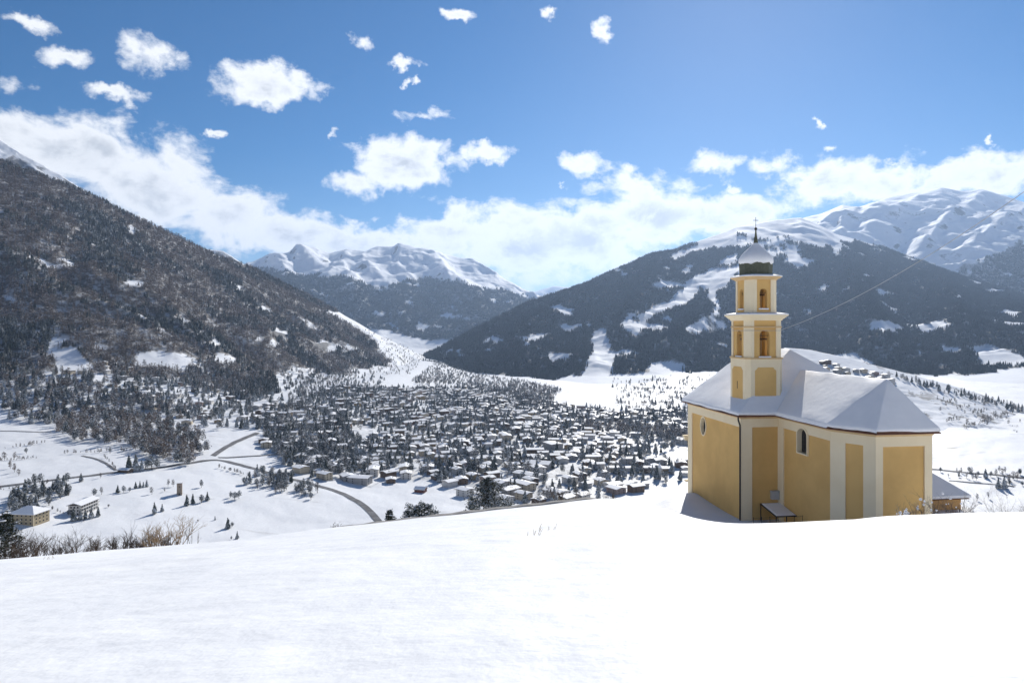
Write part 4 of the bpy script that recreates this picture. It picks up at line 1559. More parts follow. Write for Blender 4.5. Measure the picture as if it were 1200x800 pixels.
# cable from the tower up to a pole on the slope
MW = Matrix.Translation(O) @ Matrix.Rotation(R(8), 4, 'Z')
a = MW @ Vector((TX + 2.06, TY - 1.2, Z1 + 3.0))
b = Vector(((1262 - CX) / F * 42, 42, (HY - 180) / F * 42))
pts = []
for i in range(41):
    t = i / 40
    p = a.lerp(b, t)
    p.z -= 4 * 1.15 * t * (1 - t)
    pts.append(p)
m_ = MB()
m_.tube(pts, .028, 5)
tag(m_.build("overhead_cable", M['grey']), "thin pale cable rising from the bell tower towards the upper right", "cable")
pl = empty("utility_pole", (b.x, b.y, gz(b.x, b.y)), 0, "wooden utility pole holding the cable beyond the right edge", "pole")
m_ = MB()
hp = b.z - gz(b.x, b.y) + .4
m_.tube([(0, 0, -.5), (0, 0, hp)], [.16, .11], 8)
m_.build("shaft", M['wood'], pl)
m_ = MB()
m_.tube([(-.5, 0, hp - .4), (.5, 0, hp - .4)], .06, 6)
m_.build("crossarm", M['wood'], pl)
# line wrapped round the belfry
m_ = MB()
hq = 2.09
m_.tube([(*p, Z1 + 3.0) for p in cham(hq, .47)] + [(*cham(hq, .47)[0], Z1 + 3.0)], .02, 4)
m_.build("cable_band", M['grey'], TW)

# cellar entrance canopy and railing beside the church
cn = empty("cellar_canopy", MW @ Vector((3.2, -1.9, 1.0)), R(8), "low dark framed cellar canopy with thin snow against the church", "canopy")
m_ = MB()
m_.add([(-1.3, 1.7, 1.55), (1.0, 1.7, 1.55), (1.0, -1.5, 1.05), (-1.3, -1.5, 1.05), (-1.3, 1.7, 1.62), (1.0, 1.7, 1.62), (1.0, -1.5, 1.12), (-1.3, -1.5, 1.12)], [(0, 1, 2, 3), (7, 6, 5, 4), (0, 4, 5, 1), (1, 5, 6, 2), (2, 6, 7, 3), (3, 7, 4, 0)])
o_ = m_.build("canopy_roof", M['dark'], cn)
recalc(o_.data)
m_ = MB()
m_.add([(-1.18, 1.6, 1.61), (.88, 1.6, 1.61), (.88, -1.38, 1.145), (-1.18, -1.38, 1.145), (-1.1, 1.5, 1.66), (.8, 1.5, 1.66), (.8, -1.3, 1.21), (-1.1, -1.3, 1.21)], [(0, 1, 2, 3), (7, 6, 5, 4), (0, 4, 5, 1), (1, 5, 6, 2), (2, 6, 7, 3), (3, 7, 4, 0)])
o_ = m_.build("snow_cover", M['snow'], cn)
recalc(o_.data)
for x, y, z in ((-1.25, 1.6, 1.5), (.95, 1.6, 1.5), (-1.25, -1.45, 1.04), (.95, -1.45, 1.04), (-.15, -1.45, 1.04)):
    m_ = MB()
    m_.box(x - .035, x + .035, y - .035, y + .035, -1.2, z)
    m_.build("post", M['dark'], cn)
rl = empty("yard_railing", MW @ Vector((1.2, -4.4, .9)), R(8), "thin dark wire railing in the shade beside the church", "railing")
for k in range(7):
    m_ = MB()
    m_.box(k * .85 - 2.2 - .02, k * .85 - 2.2 + .02, -.02, .02, -.6, 1.55)
    m_.build("post", M['dark'], rl)
for z in (.95, 1.45):
    m_ = MB()
    m_.tube([(-2.2, 0, z), (2.9, 0, z)], .012, 4)
    m_.build("wire", M['dark'], rl)
fn = empty("post_fence", (0, 0, 0), 0, "row of dark fence posts on the snow bank left of the church", "fence")
prev = None
fpos = []
for px, py in ((761, 577), (765, 575.5), (771, 573.5), (776, 572), (782, 570), (788, 568), (794.5, 566), (800, 565)):
    h_ = hit(px, py, 52)
    fpos.append(h_)
fn.location = fpos[0]
for k, h_ in enumerate(fpos):
    q = h_ - fpos[0]
    m_ = MB()
    m_.box(q.x - .05, q.x + .05, q.y - .05, q.y + .05, q.z - .4, q.z + .85)
    m_.build("post", M['wood'], fn)
# ------------------------------------------------------------------ houses
def gable_house(w, l, h, pitch, oh=1.0, snow=.45):
    """ridge along y; returns wall, roof, snow polygon lists"""
    x, y = w / 2, l / 2
    rz = h + x * pitch
    wall = ([(-x, -y, -4), (x, -y, -4), (x, y, -4), (-x, y, -4), (-x, -y, h), (x, -y, h), (x, y, h), (-x, y, h), (0, -y, rz), (0, y, rz)],
            [(0, 1, 5, 8, 4), (2, 3, 7, 9, 6), (1, 2, 6, 5), (3, 0, 4, 7), (4, 8, 9, 7), (5, 6, 9, 8)])
    X, Y = x + oh, y + oh
    ez = h - oh * pitch

    def slab(z0, z1, X, Y, ez):
        k = lambda z: [(-X, -Y, ez + z), (0, -Y, rz + z), (X, -Y, ez + z), (X, Y, ez + z), (0, Y, rz + z), (-X, Y, ez + z)]
        v = k(z0) + k(z1)
        f = [(6, 7, 10, 11), (7, 8, 9, 10), (0, 5, 4, 1), (1, 4, 3, 2), (0, 1, 7, 6), (1, 2, 8, 7), (3, 4, 10, 9), (4, 5, 11, 10), (5, 0, 6, 11), (2, 3, 9, 8)]
        return v, f
    roof = slab(.02, .22, X, Y, ez)
    sn = slab(.23, .23 + snow, X - .08, Y - .08, ez + .08 * pitch)
    return wall, roof, sn


HDIM = [(10, 11, 4.2, .21), (11, 13, 5.6, .22), (12, 14, 6.6, .19), (13, 16, 5.4, .20), (10, 15, 6.6, .24), (13, 19, 7.4, .19), (8, 9, 3.8, .26), (14, 23, 7.0, .17), (15, 30, 6.0, .15)]
HM = []
for d in HDIM:
    parts = gable_house(*d)
    ms = []
    for (v, f), nm, mt in zip(parts, ("wall", "roof", "snow_cover"), (WALLS[0], M['wood'], M['townsnow'])):
        m_ = MB()
        m_.add(v, f)
        ms.append(recalc(m_.mesh("house_" + nm, mt)))
    HM.append(ms)
m_ = MB()
m_.box(-.4, .4, -.4, .4, -1.2, 1.1)
CHIM = m_.mesh("chimney", M['stone'])
m_ = MB()
m_.box(-.55, .55, -.05, .06, -.7, .7)
WIND = m_.mesh("window", M['pane'])
m_ = MB()
m_.box(-.1, .1, -.9, .9, -.05, .95)
BALC = None


def place_house(pos, rot, di, wi, label, group, windows=True, chimney=True):
    e = empty("house", pos, rot, label, "house", group)
    w_, l_, h_, p_ = HDIM[di]
    a = link("wall", HM[di][0], e)
    a.material_slots[0].link = 'OBJECT'
    a.material_slots[0].material = WALLS[wi]
    r_ = link("roof", HM[di][1], e)
    link("snow_cover", HM[di][2], r_)
    if chimney:
        link("chimney", CHIM, r_, (w_ * .2, l_ * .15, h_ + w_ * .3 * p_ + .3))
    if windows:
        rows = 2 if h_ < 6 else 3
        for lv in range(rows):
            z = 1.2 + lv * 2.4
            if z > h_ - .6:
                continue
            for k in (-1, 1):
                # windows on the two sides that face the camera
                link("window", WIND, a, (k * w_ * .24, -l_ / 2, z), 0)
                link("window", WIND, a, (-w_ / 2, k * l_ * .24, z), R(90))
                link("window", WIND, a, (w_ / 2, k * l_ * .24, z), R(90))
    return e


def poisson_points(poly, dmin, tries, x0, x1, y0, y1, dens=None):
    cell = {}
    out = []
    X = rng.uniform(x0, x1, tries)
    Y = rng.uniform(y0, y1, tries)
    Z = ground_z(X, Y)
    ok = in_poly(CX + F * X / Y, HY - F * Z / Y, poly)
    if dens is not None:
        ok &= dens(X, Y)
    for x, y, z in zip(X[ok], Y[ok], Z[ok]):
        dm = dmin * (1 + 0.0)
        c = (int(x // dm), int(y // dm))
        good = True
        for i in (-1, 0, 1):
            for j in (-1, 0, 1):
                for (a, b) in cell.get((c[0] + i, c[1] + j), ()):
                    if (a - x) ** 2 + (b - y) ** 2 < dm * dm:
                        good = False
        if good:
            cell.setdefault(c, []).append((x, y))
            out.append((x, y, z))
    return np.array(out)


def open_space(X, Y):
    """streets, squares and gardens stay free"""
    px, py = CX + F * X / Y, HY - F * ground_z(X, Y) / Y
    n1 = fbm(X / 150., Y / 150., 3, 91)
    free = (n1 > 0.30) | (np.abs(fbm(X / 260., Y / 260., 2, 191)) < 0.035) | (np.abs(fbm(X / 300., Y / 300., 2, 193)) < 0.03)
    # the clearing by the stadium, the wooded garden quarter at the near left
    gar = in_poly(px, py, [(405, 520), (470, 515), (478, 545), (440, 566), (405, 560)]) & (rng.random(len(X)) < .75)
    edge = rng.random(len(X)) < np.interp(px, [300, 480], [.88, .0])
    riv = in_poly(px, py, [(690, 500), (760, 503), (810, 513), (810, 521), (750, 510), (690, 506)])
    return ~(free | gar | edge | riv)


HP = poisson_points(TOWN, 19.5, 60000, -900, 700, 600, 2500, open_space)
houses = []
for x, y, z in HP:
    th = 0.35 + 0.9 * pnoise(np.array([x / 420.]), np.array([y / 420.]), 95)[0] + (math.pi / 2 if random.random() < .4 else 0)
    far = y > 1300
    di = random.choices(range(9), [3, 4, 4, 3, 3, 2.0, 1.5, .8, .3])[0]
    wi = random.choices(range(6), [3.2, 2.4, 2.6, 2.6, .6, .4])[0]
    houses.append((x, y, z, th, di, wi, 'town'))
# village on the fan under the left slope
VILLAGE = [(70, 428), (120, 424), (180, 440), (250, 452), (320, 470), (330, 492), (290, 500), (225, 500), (180, 485), (140, 470), (95, 455)]
k = 0
while k < 95:
    px, py = random.uniform(70, 335), random.uniform(424, 502)
    if in_poly(np.array([px]), np.array([py]), VILLAGE)[0]:
        h_ = hit(px, py)
        k += 1
        if all((h_.x - q[0]) ** 2 + (h_.y - q[1]) ** 2 > 300 for q in houses[-95:]):
            houses.append((h_.x, h_.y, h_.z, random.uniform(-.3, .5), random.choice([0, 1, 2, 3, 6]), random.choices(range(6), [3, 3, 2, 2, 1, .5])[0], 'village'))
# hamlet strung along the crest of the hill behind the church
for k in range(60):
    px = random.uniform(962, 1050)
    py = np.interp(px, [962, 1000, 1050], [427, 438, 449]) + random.uniform(-5, 5)
    h_ = HILL.hit(px, py)
    if h_ and all((h_.x - q[0]) ** 2 + (h_.y - q[1]) ** 2 > 200 for q in houses[-60:]):
        houses.append((h_.x, h_.y, h_.z, random.uniform(-.3, .3), random.choice([0, 1, 3, 6]), random.choices(range(6), [2, 2, 2, 4, 1, .5])[0], 'hamlet'))
# single houses along the valley road and at the near edge of the town
for px, py, di, wi, rot in ((365, 548, 7, 2, .2), (352, 538, 3, 4, .3), (338, 528, 1, 0, 1.2), (312, 524, 2, 1, .3), (309, 519, 1, 3, .2), (320, 516, 0, 0, .4), (346, 523, 5, 2, .2),
                            (407, 562, 3, 2, .5), (422, 566, 7, 2, 1.35), (437, 556, 5, 0, .1), (447, 533, 3, 0, 1.5), (462, 533, 3, 0, 1.5), (446, 542, 3, 0, 1.5), (462, 541, 3, 0, 1.5),
                            (476, 560, 2, 0, .1), (475, 553, 5, 1, .1), (502, 552, 2, 2, .1), (541, 566, 1, 3, .3), (458, 565, 0, 3, .2), (520, 541, 5, 4, 1.4), (330, 558, 0, 1, .6), (376, 541, 2, 3, 1.0)):
    h_ = hit(px, py)
    houses = [q for q in houses if (h_.x - q[0]) ** 2 + (h_.y - q[1]) ** 2 > 270]
    houses.append((h_.x, h_.y, h_.z, rot, di, wi, 'edge'))
SPECIAL = [(35, 612), (97, 600), (148, 553), (493, 576), (648, 549), (625, 560), (650, 529), (773, 562)]
for px, py in SPECIAL:
    h_ = hit(px, py)
    houses = [q for q in houses if (h_.x - q[0]) ** 2 + (h_.y - q[1]) ** 2 > 900]


def shown(q):
    px, py = CX + F * q[0] / q[1], HY - F * q[2] / q[1]
    lim = np.interp(px, [0, 400, 640, 720, 800, 1200], [650, 616, 592, 575, 565, 600])
    behind_church = 806 < px < 1100
    return -5 < px < 1205 and py < lim + 6 and not (behind_church and q[6] == 'town')


houses = [q for q in houses if shown(q)]
houses.sort(key=lambda q: -HDIM[q[4]][1] * (1.0 if q[6] != 'edge' else 9) / q[1])
SIZEW = {0: 'compact', 1: 'two-storey', 2: 'three-storey', 3: 'broad', 4: 'tall narrow', 5: 'long three-storey', 6: 'tiny', 7: 'long', 8: 'very long'}
near_h, far_h = houses[:290], houses[290:]
ORD = ['leftmost', 'second from left', 'third from left', 'fourth from left', 'fifth from left', 'sixth from left', 'seventh from left', 'eighth from left']


def single_out(objs):
    """look-alikes that share a label are told apart by their order from the left where that can be counted"""
    by = {}
    for o in objs:
        by.setdefault(o['label'], []).append(o)
    for lab, lst in by.items():
        if 1 < len(lst) <= len(ORD):
            lst.sort(key=lambda o: o.location.x / o.location.y)
            for k, o in enumerate(lst):
                o['label'] = f"{lab}, {ORD[k]}"


HOUSE_OBJ, TREE_OBJ = [], []
for k, q in enumerate(near_h):
    x, y, z, th, di, wi, where = q
    px, py = CX + F * x / y, HY - F * z / y
    third = 'left' if px < 480 else ('middle' if px < 650 else 'right')
    if where == 'town':
        row = 'nearest rows' if y < 900 else ('middle rows' if y < 1250 else 'distant rows')
        lab = f"{SIZEW[di]} {WALL_WORD[wi]} house, {row}, {third} part of town"
    elif where == 'edge':
        lab = f"{SIZEW[di]} {WALL_WORD[wi]} house with snowy roof at the town's {third} near edge"
    elif where == 'village':
        lab = f"{SIZEW[di]} {WALL_WORD[wi]} house in the village under the left forest"
    else:
        lab = f"{SIZEW[di]} {WALL_WORD[wi]} house in the hamlet behind the church"
    grp = {'town': 'houses of the town', 'edge': 'houses of the town', 'village': 'houses of the hillside village', 'hamlet': 'houses of the hamlet on the hill'}[where]
    HOUSE_OBJ.append(place_house((x, y, z), th, di, wi, lab, grp, windows=(k < 75), chimney=(k < 160)))
single_out(HOUSE_OBJ)
# everything farther off is one mass of roofs
mb = MB()
for x, y, z, th, di, wi, where in far_h:
    parts = gable_house(*HDIM[di])
    c_, s_ = math.cos(th), math.sin(th)
    for (v, f), mi in zip(parts, (wi, 6, 7)):
        mb.add([(x + a * c_ - b * s_, y + a * s_ + b * c_, z + d) for a, b, d in v], f, mi)
o_ = mb.build("distant_town", WALLS + [M['wood'], M['townsnow']])
recalc(o_.data)
tag(o_, "mass of small snowy roofs in the far part of the town", "town", kind='stuff')

# ---------------------------------------------------------------- buildings that can be told apart
def win_row(parent, xs, y, zs, rot, w_=1.1, h_=1.3, name="window", frame=None):
    for z in zs:
        for x in xs:
            m_ = MB()
            m_.box(-w_ / 2, w_ / 2, -.06, .05, -h_ / 2, h_ / 2)
            p = Vector((x, y, z))
            p.rotate(Matrix.Rotation(rot, 3, 'Z'))
            o_ = m_.build(name, M['pane'], parent, p, rot)
            if frame:
                m_ = MB()
                m_.box(-w_ / 2 - .12, w_ / 2 + .12, -.12, .03, -h_ / 2 - .18, -h_ / 2 - .02)
                m_.build("sill", frame, o_)


h_ = hit(35, 611)
yh = empty("hotel_house", h_, R(-6), "yellow three-storey house with snowy hipped roof beside frosted pines", "house")
m_ = MB()
m_.box(-9.5, 9.5, -7.5, 7.5, -4, 7.6)
wl = m_.build("wall", M['tan'], yh)
m_ = MB()
m_.add([(-10.6, -8.6, 7.4), (10.6, -8.6, 7.4), (10.6, 8.6, 7.4), (-10.6, 8.6, 7.4), (-2.2, 0, 11.6), (2.2, 0, 11.6)], [(0, 1, 5, 4), (1, 2, 5), (2, 3, 4, 5), (3, 0, 4), (3, 2, 1, 0)])
rf = m_.build("roof", M['wood'], yh)
m_ = MB()
m_.add([(-10.5, -8.5, 7.45), (10.5, -8.5, 7.45), (10.5, 8.5, 7.45), (-10.5, 8.5, 7.45), (-10.5, -8.5, 7.85), (10.5, -8.5, 7.85), (10.5, 8.5, 7.85), (-10.5, 8.5, 7.85), (-2.2, 0, 12.05), (2.2, 0, 12.05)],
       [(0, 1, 5, 4), (1, 2, 6, 5), (2, 3, 7, 6), (3, 0, 4, 7), (4, 5, 9, 8), (5, 6, 9), (6, 7, 8, 9), (7, 4, 8), (3, 2, 1, 0)])
m_.build("snow_cover", M['snow'], rf)
win_row(wl, [-7, -3.5, 0, 3.5, 7], -7.5, [.9, 3.6, 6.2], 0, frame=M['cream'])
win_row(wl, [-5, -1.7, 1.7, 5], -9.5, [.9, 3.6, 6.2], R(-90), frame=M['cream'])
win_row(wl, [-5, -1.7, 1.7, 5], -9.5, [.9, 3.6, 6.2], R(90), frame=M['cream'])
for sgn in (-1, 1):
    m_ = MB()
    m_.box(sgn * 9.5 - .12, sgn * 9.5 + .12, -7.62, -7.38, -4, 7.35)
    m_.build("corner_strip", M['cream'], yh)
h_ = hit(98, 599)
wh = empty("apartment_block", h_, R(90), "long white three-storey block with balconies on the snowy field", "house")
m_ = MB()
m_.box(-11.5, 11.5, -4.8, 4.8, -4, 7.6)
wl = m_.build("wall", WALLS[0], wh)
for x0, nm, mt, zz, d in ((0, "roof", M['wood'], 0, 0), (0, "snow_cover", M['snow'], .25, -.05)):
    _, rr1, rr2 = gable_house(9.6, 23, 7.6, .33, 1.0, .5)
    v, f = (rr1 if nm == "roof" else rr2)
    m_ = MB()
    m_.add([(b, a, c) for a, b, c in v], f)
    o_ = m_.build(nm, mt, wh)
    recalc(o_.data)
win_row(wl, [-9.5, -6.2, -3, 0, 3, 6.2, 9.5], -4.8, [1.0, 3.6, 6.2], 0, 1.2, 1.4)
win_row(wl, [-2.6, 0, 2.6], -11.5, [1.0, 3.6, 6.2], R(-90), 1.2, 1.4)
for z in (2.35, 4.95):
    m_ = MB()
    m_.box(-11.3, 11.3, -6.0, -4.83, z, z + .14)
    sl = m_.build("balcony", M['grey'], wh)
    m_ = MB()
    m_.box(-11.3, 11.3, -6.02, -5.95, z + .143, z + .95)
    m_.build("balustrade", WALLS[0], sl)
h_ = hit(210.5, 579)
st = empty("stone_tower", h_, R(20), "small square tan tower standing alone on the snowfield", "tower")
m_ = MB()
m_.box(-2.1, 2.1, -2.1, 2.1, -2, 10.2)
tw = m_.build("wall", M['concrete'], st)
m_ = MB()
m_.box(-2.35, 2.35, -2.35, 2.35, 10.202, 10.5)
c_ = m_.build("roof_slab", M['wood'], st)
m_ = MB()
m_.box(-2.25, 2.25, -2.25, 2.25, 10.503, 10.8)
m_.build("snow_cover", M['snow'], c_)
win_row(tw, [0], -2.1, [7.2], 0, .7, 1.2)
win_row(tw, [0], -2.1, [.4], 0, 1.1, 2.1, "door")


def hall(name, px, py, w_, l_, hh, pitch, rot, wallmat, label, cat="hall", nwin=5):
    h_ = hit(px, py)
    e = empty(name, h_, rot, label, cat)
    pw_, pr, ps = gable_house(w_, l_, hh, pitch, .7, .4)
    for (v, f), nm, mt in ((pw_, "wall", wallmat), (pr, "roof", M['wood']), (ps, "snow_cover", M['snow'])):
        m_ = MB()
        m_.add(v, f)
        o_ = m_.build(nm, mt, e)
        recalc(o_.data)
        if nm == "wall":
            wl = o_
    win_row(wl, np.linspace(-w_ / 2 + 2, w_ / 2 - 2, max(2, int(w_ / 4))), -l_ / 2, [2.2], 0, 1.3, 1.5)
    win_row(wl, np.linspace(-l_ / 2 + 2, l_ / 2 - 2, nwin), -w_ / 2, [2.2], R(-90), 1.3, 1.5)
    win_row(wl, np.linspace(-l_ / 2 + 2, l_ / 2 - 2, nwin), -w_ / 2, [2.2], R(90), 1.3, 1.5)
    return e


hall("barn", 493, 576, 8, 11, 3.2, .5, R(75), M['redwood'], "small red-brown barn with snowy roof alone in the field below the town", "barn", 2)
hall("farm_shed", 147, 553, 7, 12, 2.6, .35, R(80), M['wood'], "low dark timber shed beside the firs on the valley road", "shed", 2)
hall("sports_hall", 632, 548, 22, 30, 6.5, .22, R(70), WALLS[2], "large hall with broad snowy roof at the near edge of town", "hall", 6)
hall("long_hall", 620, 560, 15, 36, 5.0, .2, R(50), WALLS[2], "long low hall with snowy roof in front of the sports hall", "hall", 7)
hall("flat_block", 648, 528, 18, 26, 11, .08, R(25), WALLS[2], "tall grey block with nearly flat snowy roof amid the houses", "block", 5)
h_ = hit(773, 561)
sp = empty("parish_steeple", h_, 0, "slender white steeple among the houses left of the church", "steeple")
m_ = MB()
m_.box(-1.6, 1.6, -1.6, 1.6, -3, 13)
m_.build("shaft", WALLS[0], sp)
m_ = MB()
m_.add([(-1.8, -1.8, 13), (1.8, -1.8, 13), (1.8, 1.8, 13), (-1.8, 1.8, 13), (0, 0, 19.5)], [(0, 1, 4), (1, 2, 4), (2, 3, 4), (3, 0, 4), (3, 2, 1, 0)])
m_.build("spire", M['snow'], sp)

# ------------------------------------------------------------------ valley trees
def tree_meshes(kind, seed):
    rnd = random.Random(seed)
    cr, tr = MB(), MB()
    if kind == 'fir':
        conifer_into(cr, 0, 0, 0, 10, 2.5, rnd, 7, 9, 0, 0)
        fuzz_into(cr, 0, 0, 0, 10, 2.9, rnd, 150, 0, 'cone', .085, False)
        tr.tube([(0, 0, -1), (0, 0, 6)], [.22, .08], 5)
        mt = M['fir']
    elif kind == 'round':
        for _ in range(7):
            a, q = rnd.uniform(0, 6.28), rnd.uniform(0, 2.0)
            fuzz_into(cr, q * math.cos(a), q * math.sin(a), rnd.uniform(.2, 2.2), rnd.uniform(4.5, 7), rnd.uniform(1.5, 2.4), rnd, 70, 0, 'round', .16, False)
        tr.tube([(0, 0, -1), (.2, 0, 5)], [.28, .1], 5)
        mt = M['fir']
    else:
        for _ in range(4):
            a, q = rnd.uniform(0, 6.28), rnd.uniform(0, 1.4)
            fuzz_into(cr, q * math.cos(a), q * math.sin(a), 1.0, rnd.uniform(7, 9), rnd.uniform(1.4, 2.2), rnd, 60, 0, 'round', .13, False)
        tr.tube([(0, 0, -1), (.1, 0, 3), (.3, .2, 7)], [.25, .18, .05], 5)
        for _ in range(6):
            a, z = rnd.uniform(0, 6.28), rnd.uniform(2.5, 5)
            tr.tube([(0.1, 0, z), (1.6 * math.cos(a), 1.6 * math.sin(a), z + 2.4)], [.1, .03], 4)
        mt = M['larch'] if kind == 'bare' else M['frost']
    return cr.mesh(kind + "_crown", mt), tr.mesh(kind + "_trunk", M['bark'])


TKIND = {k: [tree_meshes(k, 40 + 7 * i + len(k)) for i in range(4)] for k in ('fir', 'round', 'bare', 'frosted')}
TNAME = {'fir': ('fir_tree', 'snow-dusted fir'), 'round': ('pine_tree', 'frosted bushy pine'), 'bare': ('bare_tree', 'brown leafless tree'), 'frosted': ('frosted_tree', 'pale frosted tree')}
SCOLL = {}
for k, lst in TKIND.items():
    c = bpy.data.collections.new(k + "_singles")
    for i in range(5):
        me = lst[i % 4][0]
        c.objects.link(bpy.data.objects.new(f"{k}_single_{i}", me))
    SCOLL[k] = c

TREES = []          # (pos, height, kind, where, forced)


def tree_at(px, py, hpx, kind, where, forced=True):
    p = hit(px, py)
    if p is None:
        return
    TREES.append((p, hpx * p.y / F, kind, where, forced))


for px, py, hp, kd in ((31, 531, 9, 'round'), (5, 539, 11, 'bare'), (17, 538, 9, 'bare'), (12, 549, 10, 'bare'), (17, 553, 11, 'bare'), (22, 557, 9, 'bare'), (129, 531, 9, 'round'), (145, 529, 6, 'round'), (95, 564, 10, 'fir'), (118, 560, 7, 'bare')):
    tree_at(px, py, hp, kd, 'by the hedges of the upper left fields')
for px, py, hp, kd in ((151, 552, 19, 'fir'), (159, 552, 20, 'fir'), (171, 550, 17, 'round'), (178, 550, 20, 'round'), (184, 549, 14, 'round'), (166, 551, 12, 'fir')):
    tree_at(px, py, hp, kd, 'beside the dark shed on the valley road')
for px, py, hp, kd in ((110, 581, 12, 'round'), (119, 579, 9, 'frosted'), (86, 610, 15, 'fir'), (94, 609, 13, 'fir'), (100, 608, 12, 'fir'), (107, 607, 14, 'fir'), (115, 605, 12, 'fir'), (80, 603, 8, 'round'), (127, 594, 5, 'round')):
    tree_at(px, py, hp, kd, 'around the long white block')
for px, py, hp, kd in ((138, 577, 9, 'fir'), (145, 577, 10, 'round'), (152, 576, 8, 'round'), (159, 572, 8, 'fir'), (164, 571, 8, 'fir'), (168, 571, 7, 'fir'), (172, 570, 8, 'fir'), (178, 579, 10, 'frosted'), (197, 570, 9, 'frosted'), (203, 570, 9, 'frosted'), (193, 576, 5, 'frosted')):
    tree_at(px, py, hp, kd, 'in the row above the small square tower')
for px, py, hp, kd in ((181, 602, 14, 'fir'), (190, 599, 9, 'fir'), (219, 592, 13, 'fir'), (226, 590, 12, 'fir'), (236, 589, 13, 'round'), (243, 586, 10, 'fir'), (236, 571, 11, 'round'), (275, 585, 13, 'round'), (270, 583, 10, 'round'), (280, 584, 12, 'round'),
                       (252, 609, 5, 'fir'), (267, 619, 13, 'fir'), (272, 617, 8, 'round'), (278, 631, 9, 'fir'), (271, 632, 5, 'round'), (232, 611, 4, 'round')):
    tree_at(px, py, hp, kd, 'on the open snowfield below the valley road')


def cluster(poly, n, hmin, hmax, kinds, where, forced=False):
    xs = [p[0] for p in poly]
    ys = [p[1] for p in poly]
    k = 0
    while k < n:
        px, py = random.uniform(min(xs), max(xs)), random.uniform(min(ys), max(ys))
        if in_poly(np.array([px]), np.array([py]), poly)[0]:
            k += 1
            p = hit(px, py)
            if p is None:
                continue
            TREES.append((p, random.uniform(hmin, hmax), random.choice(kinds), where, forced))


cluster([(8, 596), (18, 580), (40, 566), (80, 564), (86, 580), (60, 592), (52, 600), (20, 604)], 52, 8, 13, ['round', 'round', 'fir'], 'in the grove behind the yellow house', True)
cluster([(278, 566), (290, 556), (320, 552), (345, 562), (338, 574), (318, 582), (296, 570)], 46, 8, 13, ['round', 'round', 'frosted', 'fir'], 'in the grove below the road junction', True)
cluster([(344, 574), (360, 566), (374, 574), (370, 588), (352, 584)], 20, 8, 12, ['round', 'round', 'frosted'], 'in the road-bend grove', True)
cluster([(405, 520), (470, 515), (476, 540), (440, 562), (405, 560)], 75, 9, 15, ['fir', 'round', 'fir'], 'in the wooded gardens left of town', True)
cluster([(508, 545), (560, 540), (560, 566), (510, 566)], 34, 9, 16, ['fir', 'fir', 'round'], 'in the clump beside the barn field', True)
cluster([(1105, 550), (1200, 556), (1200, 570), (1110, 562)], 26, 4, 9, ['frosted', 'round', 'bare'], 'along the right-hand plain road', True)
for px, py, hp, kd in ((1170, 572, 13, 'fir'), (1177, 572, 14, 'fir'), (1183, 568, 9, 'round'), (1155, 560, 11, 'fir'), (1139, 556, 9, 'frosted'), (1171, 553, 8, 'frosted'), (1178, 554, 8, 'frosted'), (1145, 586, 9, 'frosted'), (1158, 584, 8, 'frosted'), (1102, 553, 7, 'round')):
    tree_at(px, py, hp, kd, 'along the right-hand plain road')
for y_ in (446, 451, 456, 461, 467, 473, 479, 485):
    a_ = 722 + random.uniform(0, 30)
    while a_ < 850:
        if random.random() < .75:
            cluster([(a_, y_ - .4), (a_ + 7, y_ - .5), (a_ + 7, y_ + .8), (a_, y_ + .9)], 7, 4, 8, ['frosted', 'bare', 'round'], 'on the terraces')
        a_ += random.uniform(6, 12)
for x_, y_ in ((1120, 492), (1135, 498), (1150, 495), (1128, 478), (1165, 490), (1180, 486), (1145, 483), (1110, 470)):
    cluster([(x_ - 8, y_ - 1), (x_ + 9, y_ - 2), (x_ + 9, y_ + 1.5), (x_ - 7, y_ + 2)], 14, 3, 5, ['frosted', 'bare'], 'on the hill')
for (xa, ya), (xb, yb), n_ in (((-5, 541), (44, 537), 26), ((0, 527), (54, 519), 18), ((75, 532), (160, 528), 22), ((120, 534), (136, 550), 14), ((0, 575), (60, 566), 16), ((60, 597), (100, 612), 10), ((255, 548), (285, 556), 22)):
    for k in range(n_):
        t = random.random()
        tree_at(xa + (xb - xa) * t, ya + (yb - ya) * t + random.uniform(-.5, .5), random.uniform(2.0, 4.5), random.choice(['frosted', 'bare']), 'in a hedge', False)
W1 = [(60, 494), (130, 484), (190, 497), (235, 508), (246, 528), (225, 546), (205, 546), (190, 540), (150, 527), (100, 520), (70, 515)]
cluster(W1, 420, 9, 15, ['bare', 'bare', 'frosted', 'round'], 'in the brown woodland')
cluster([(0, 440), (60, 436), (110, 440), (180, 470), (230, 490), (180, 498), (110, 490), (60, 500), (0, 490)], 520, 9, 16, ['bare', 'frosted', 'fir', 'round'], 'in the village')
cluster([(130, 420), (330, 460), (340, 500), (250, 505), (140, 470)], 420, 8, 14, ['fir', 'round', 'fir', 'frosted'], 'in the village')
cluster([(225, 428), (262, 432), (310, 448), (300, 472), (240, 460), (210, 448)], 330, 9, 15, ['bare', 'fir', 'frosted'], 'in the village')
cluster([(330, 445), (400, 430), (455, 445), (420, 470), (340, 480)], 240, 7, 12, ['fir', 'round', 'frosted'], 'in the village')
cluster([(385, 372), (430, 388), (470, 405), (500, 420), (480, 440), (430, 440), (415, 410)], 420, 6, 11, ['frosted', 'bare', 'frosted'], 'in the village')
cluster([(325, 435), (400, 425), (430, 440), (400, 452), (340, 470)], 260, 7, 12, ['frosted', 'bare', 'round'], 'in the village')
cluster([(600, 450), (655, 453), (650, 472), (640, 484), (610, 476), (570, 460)], 420, 6, 11, ['frosted', 'bare', 'round'], 'at the foot of the right mountain')
